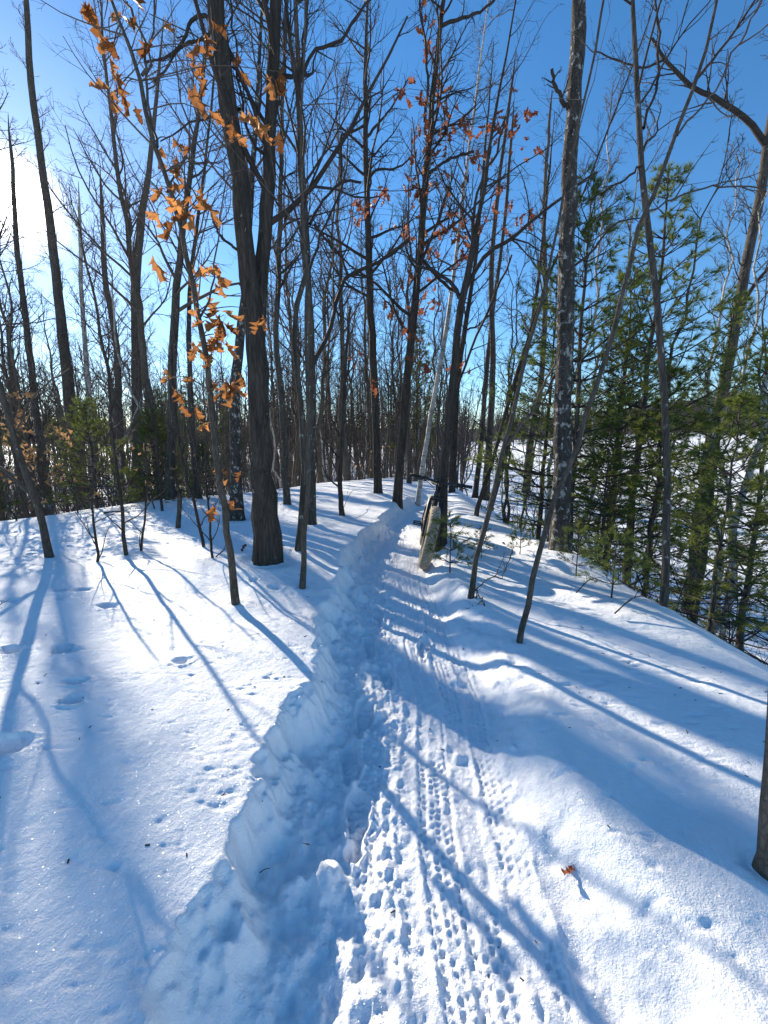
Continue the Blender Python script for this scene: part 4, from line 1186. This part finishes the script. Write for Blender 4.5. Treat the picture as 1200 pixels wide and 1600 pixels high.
# ------------------------------------------------------------------ the snow: one sheet out to the horizon
def axis_x():
    r = grow_axis(.0, 62e-2, .005, 1.021, 4.2, 1.22, 420)
    l = grow_axis(.005, .60, .005, 1.021, 4.2, 1.22, 420)
    return np.array(sorted([-v for v in l] + r))
def axis_y():
    f = grow_axis(.62, 1.9, .005, 1.0125, 9, 1.12, 460)
    b_ = grow_axis(0, .02, .02, 1.25, 2, 1.4, 60)
    return np.array(sorted([.6 - v for v in b_] + f))
gx, gy = axis_x(), axis_y()
GX, GY = np.meshgrid(gx, gy)
GZ = ground_full(GX, GY)
nx, ny = len(gx), len(gy)
V = np.stack([GX, GY, GZ], -1).reshape(-1, 3)
j, i = np.meshgrid(np.arange(ny - 1), np.arange(nx - 1), indexing='ij')
F = np.stack([j * nx + i, j * nx + i + 1, (j + 1) * nx + i + 1, (j + 1) * nx + i], -1).reshape(-1, 4)
snow = put('snow_ground', mesh_of('snow_ground', V, [F], M['snow']))
tag(snow, 'snow-covered ridge with a trodden trail and tyre prints', None, None, 'structure')
print('ground', nx, ny, nx * ny)

# ------------------------------------------------------------------ small things on the snow
def lying_leaf(px, py, label, kind, size, rot):
    x, y = pground(px, py)
    o = put('dead_leaf', LEAF[kind][1].copy())
    z = float(ground_full(np.array([x]), np.array([y]))[0])
    o.location = (x, y, z - .006); o.rotation_euler = rot; o.scale = (size,) * 3
    tag(o, label, 'leaf')
lying_leaf(898, 1326, 'brown curled leaf half sunk in the snowbank beside the trench', 'red', .055, (-.12, .15, 2.4))
lying_leaf(378, 866, 'russet leaf standing on the snow at the foot of the thick oak', 'red', .09, (1.2, .3, .6))
def stick(px0, py0, px1, py1, w, label, up=.02, name='fallen_twig', side=3):
    a, b_ = pground(px0, py0), pground(px1, py1)
    za, zb = [float(ground_full(np.array([q[0]]), np.array([q[1]]))[0]) for q in (a, b_)]
    A, B = np.array([*a, za + up * .3]), np.array([*b_, zb + up])
    mid = (A + B) / 2 + np.array([0, 0, up * .5])
    P = smooth_path(np.array([A, mid, B]), 9)
    tb = Tubes(); tb.add(P - A, np.linspace(w, w * .4, 9), 6)
    rng = np.random.default_rng(int(abs(px0)))
    if not side:
        o = put(name, tb.mesh(name, M['darktwig'])); o.location = A
        return tag(o, label, 'twig')
    p0, d, L, r = offshoots((P - A)[None], np.linspace(w, w * .4, 9)[None], side, .3, 1, .7, .35, np.array([np.linalg.norm(B - A)]), rng, .6, .0012)
    d[:, 2] = np.abs(d[:, 2]); P1, R1 = shoot(p0, d, L, r, 5, rng, .1, .03); tb.add(P1, R1, 4)
    o = put(name, tb.mesh(name, M['darktwig'])); o.location = A
    tag(o, label, 'twig')
stick(163, 803, 203, 805, .018, 'short dead stick lying on the crest behind the whips', .05)
stick(785, 852, 822, 830, .008, 'fallen twig slanting from the snow above a pine seedling', .06)
stick(-8, 985, 12, 962, .004, 'wisp of dead twig sticking up from the open snow', .10)
stick(405, 1352, 422, 1357, .0016, 'hair-thin twig bent on the wall of the trench', .01, side=0)
stick(532, 812, 556, 778, .006, 'dead stick propped at the foot of the dark snag', .2)
stick(900, 930, 935, 915, .006, 'dead twig lying below the lichen-speckled trunk', .08, side=5)
stick(960, 965, 1010, 950, .006, 'bare twig lying along the lip of the snowbank', .1, side=5)

# crumbs of bark, seeds and needles blown over the snow: nobody could count them
rl = np.random.default_rng(909)
n = 260
lx = rl.uniform(-3.6, 2.2, n); ly = .7 + 6 * rl.random(n) ** 1.3
lz = ground_full(lx, ly)
LV, LF = [], []
for i in range(n):
    a_ = rl.uniform(0, 6.28); l_, w_ = rl.uniform(.003, .012), rl.uniform(.0008, .0025)
    u_, v_ = np.array([math.cos(a_), math.sin(a_), rl.normal() * .25]) * l_, np.array([-math.sin(a_), math.cos(a_), 0]) * w_
    LV.append(box_v((lx[i], ly[i], lz[i] + .0012), u_, v_, np.array([0, 0, .0010])))
LF = (BOXF[None] + 8 * np.arange(n)[:, None, None]).reshape(-1, 4)
tag(put('bark_litter', mesh_of('bark_litter', np.concatenate(LV), [LF], M['darktwig'], False)), 'crumbs of bark and seeds scattered over the snow', 'litter', None, 'stuff')
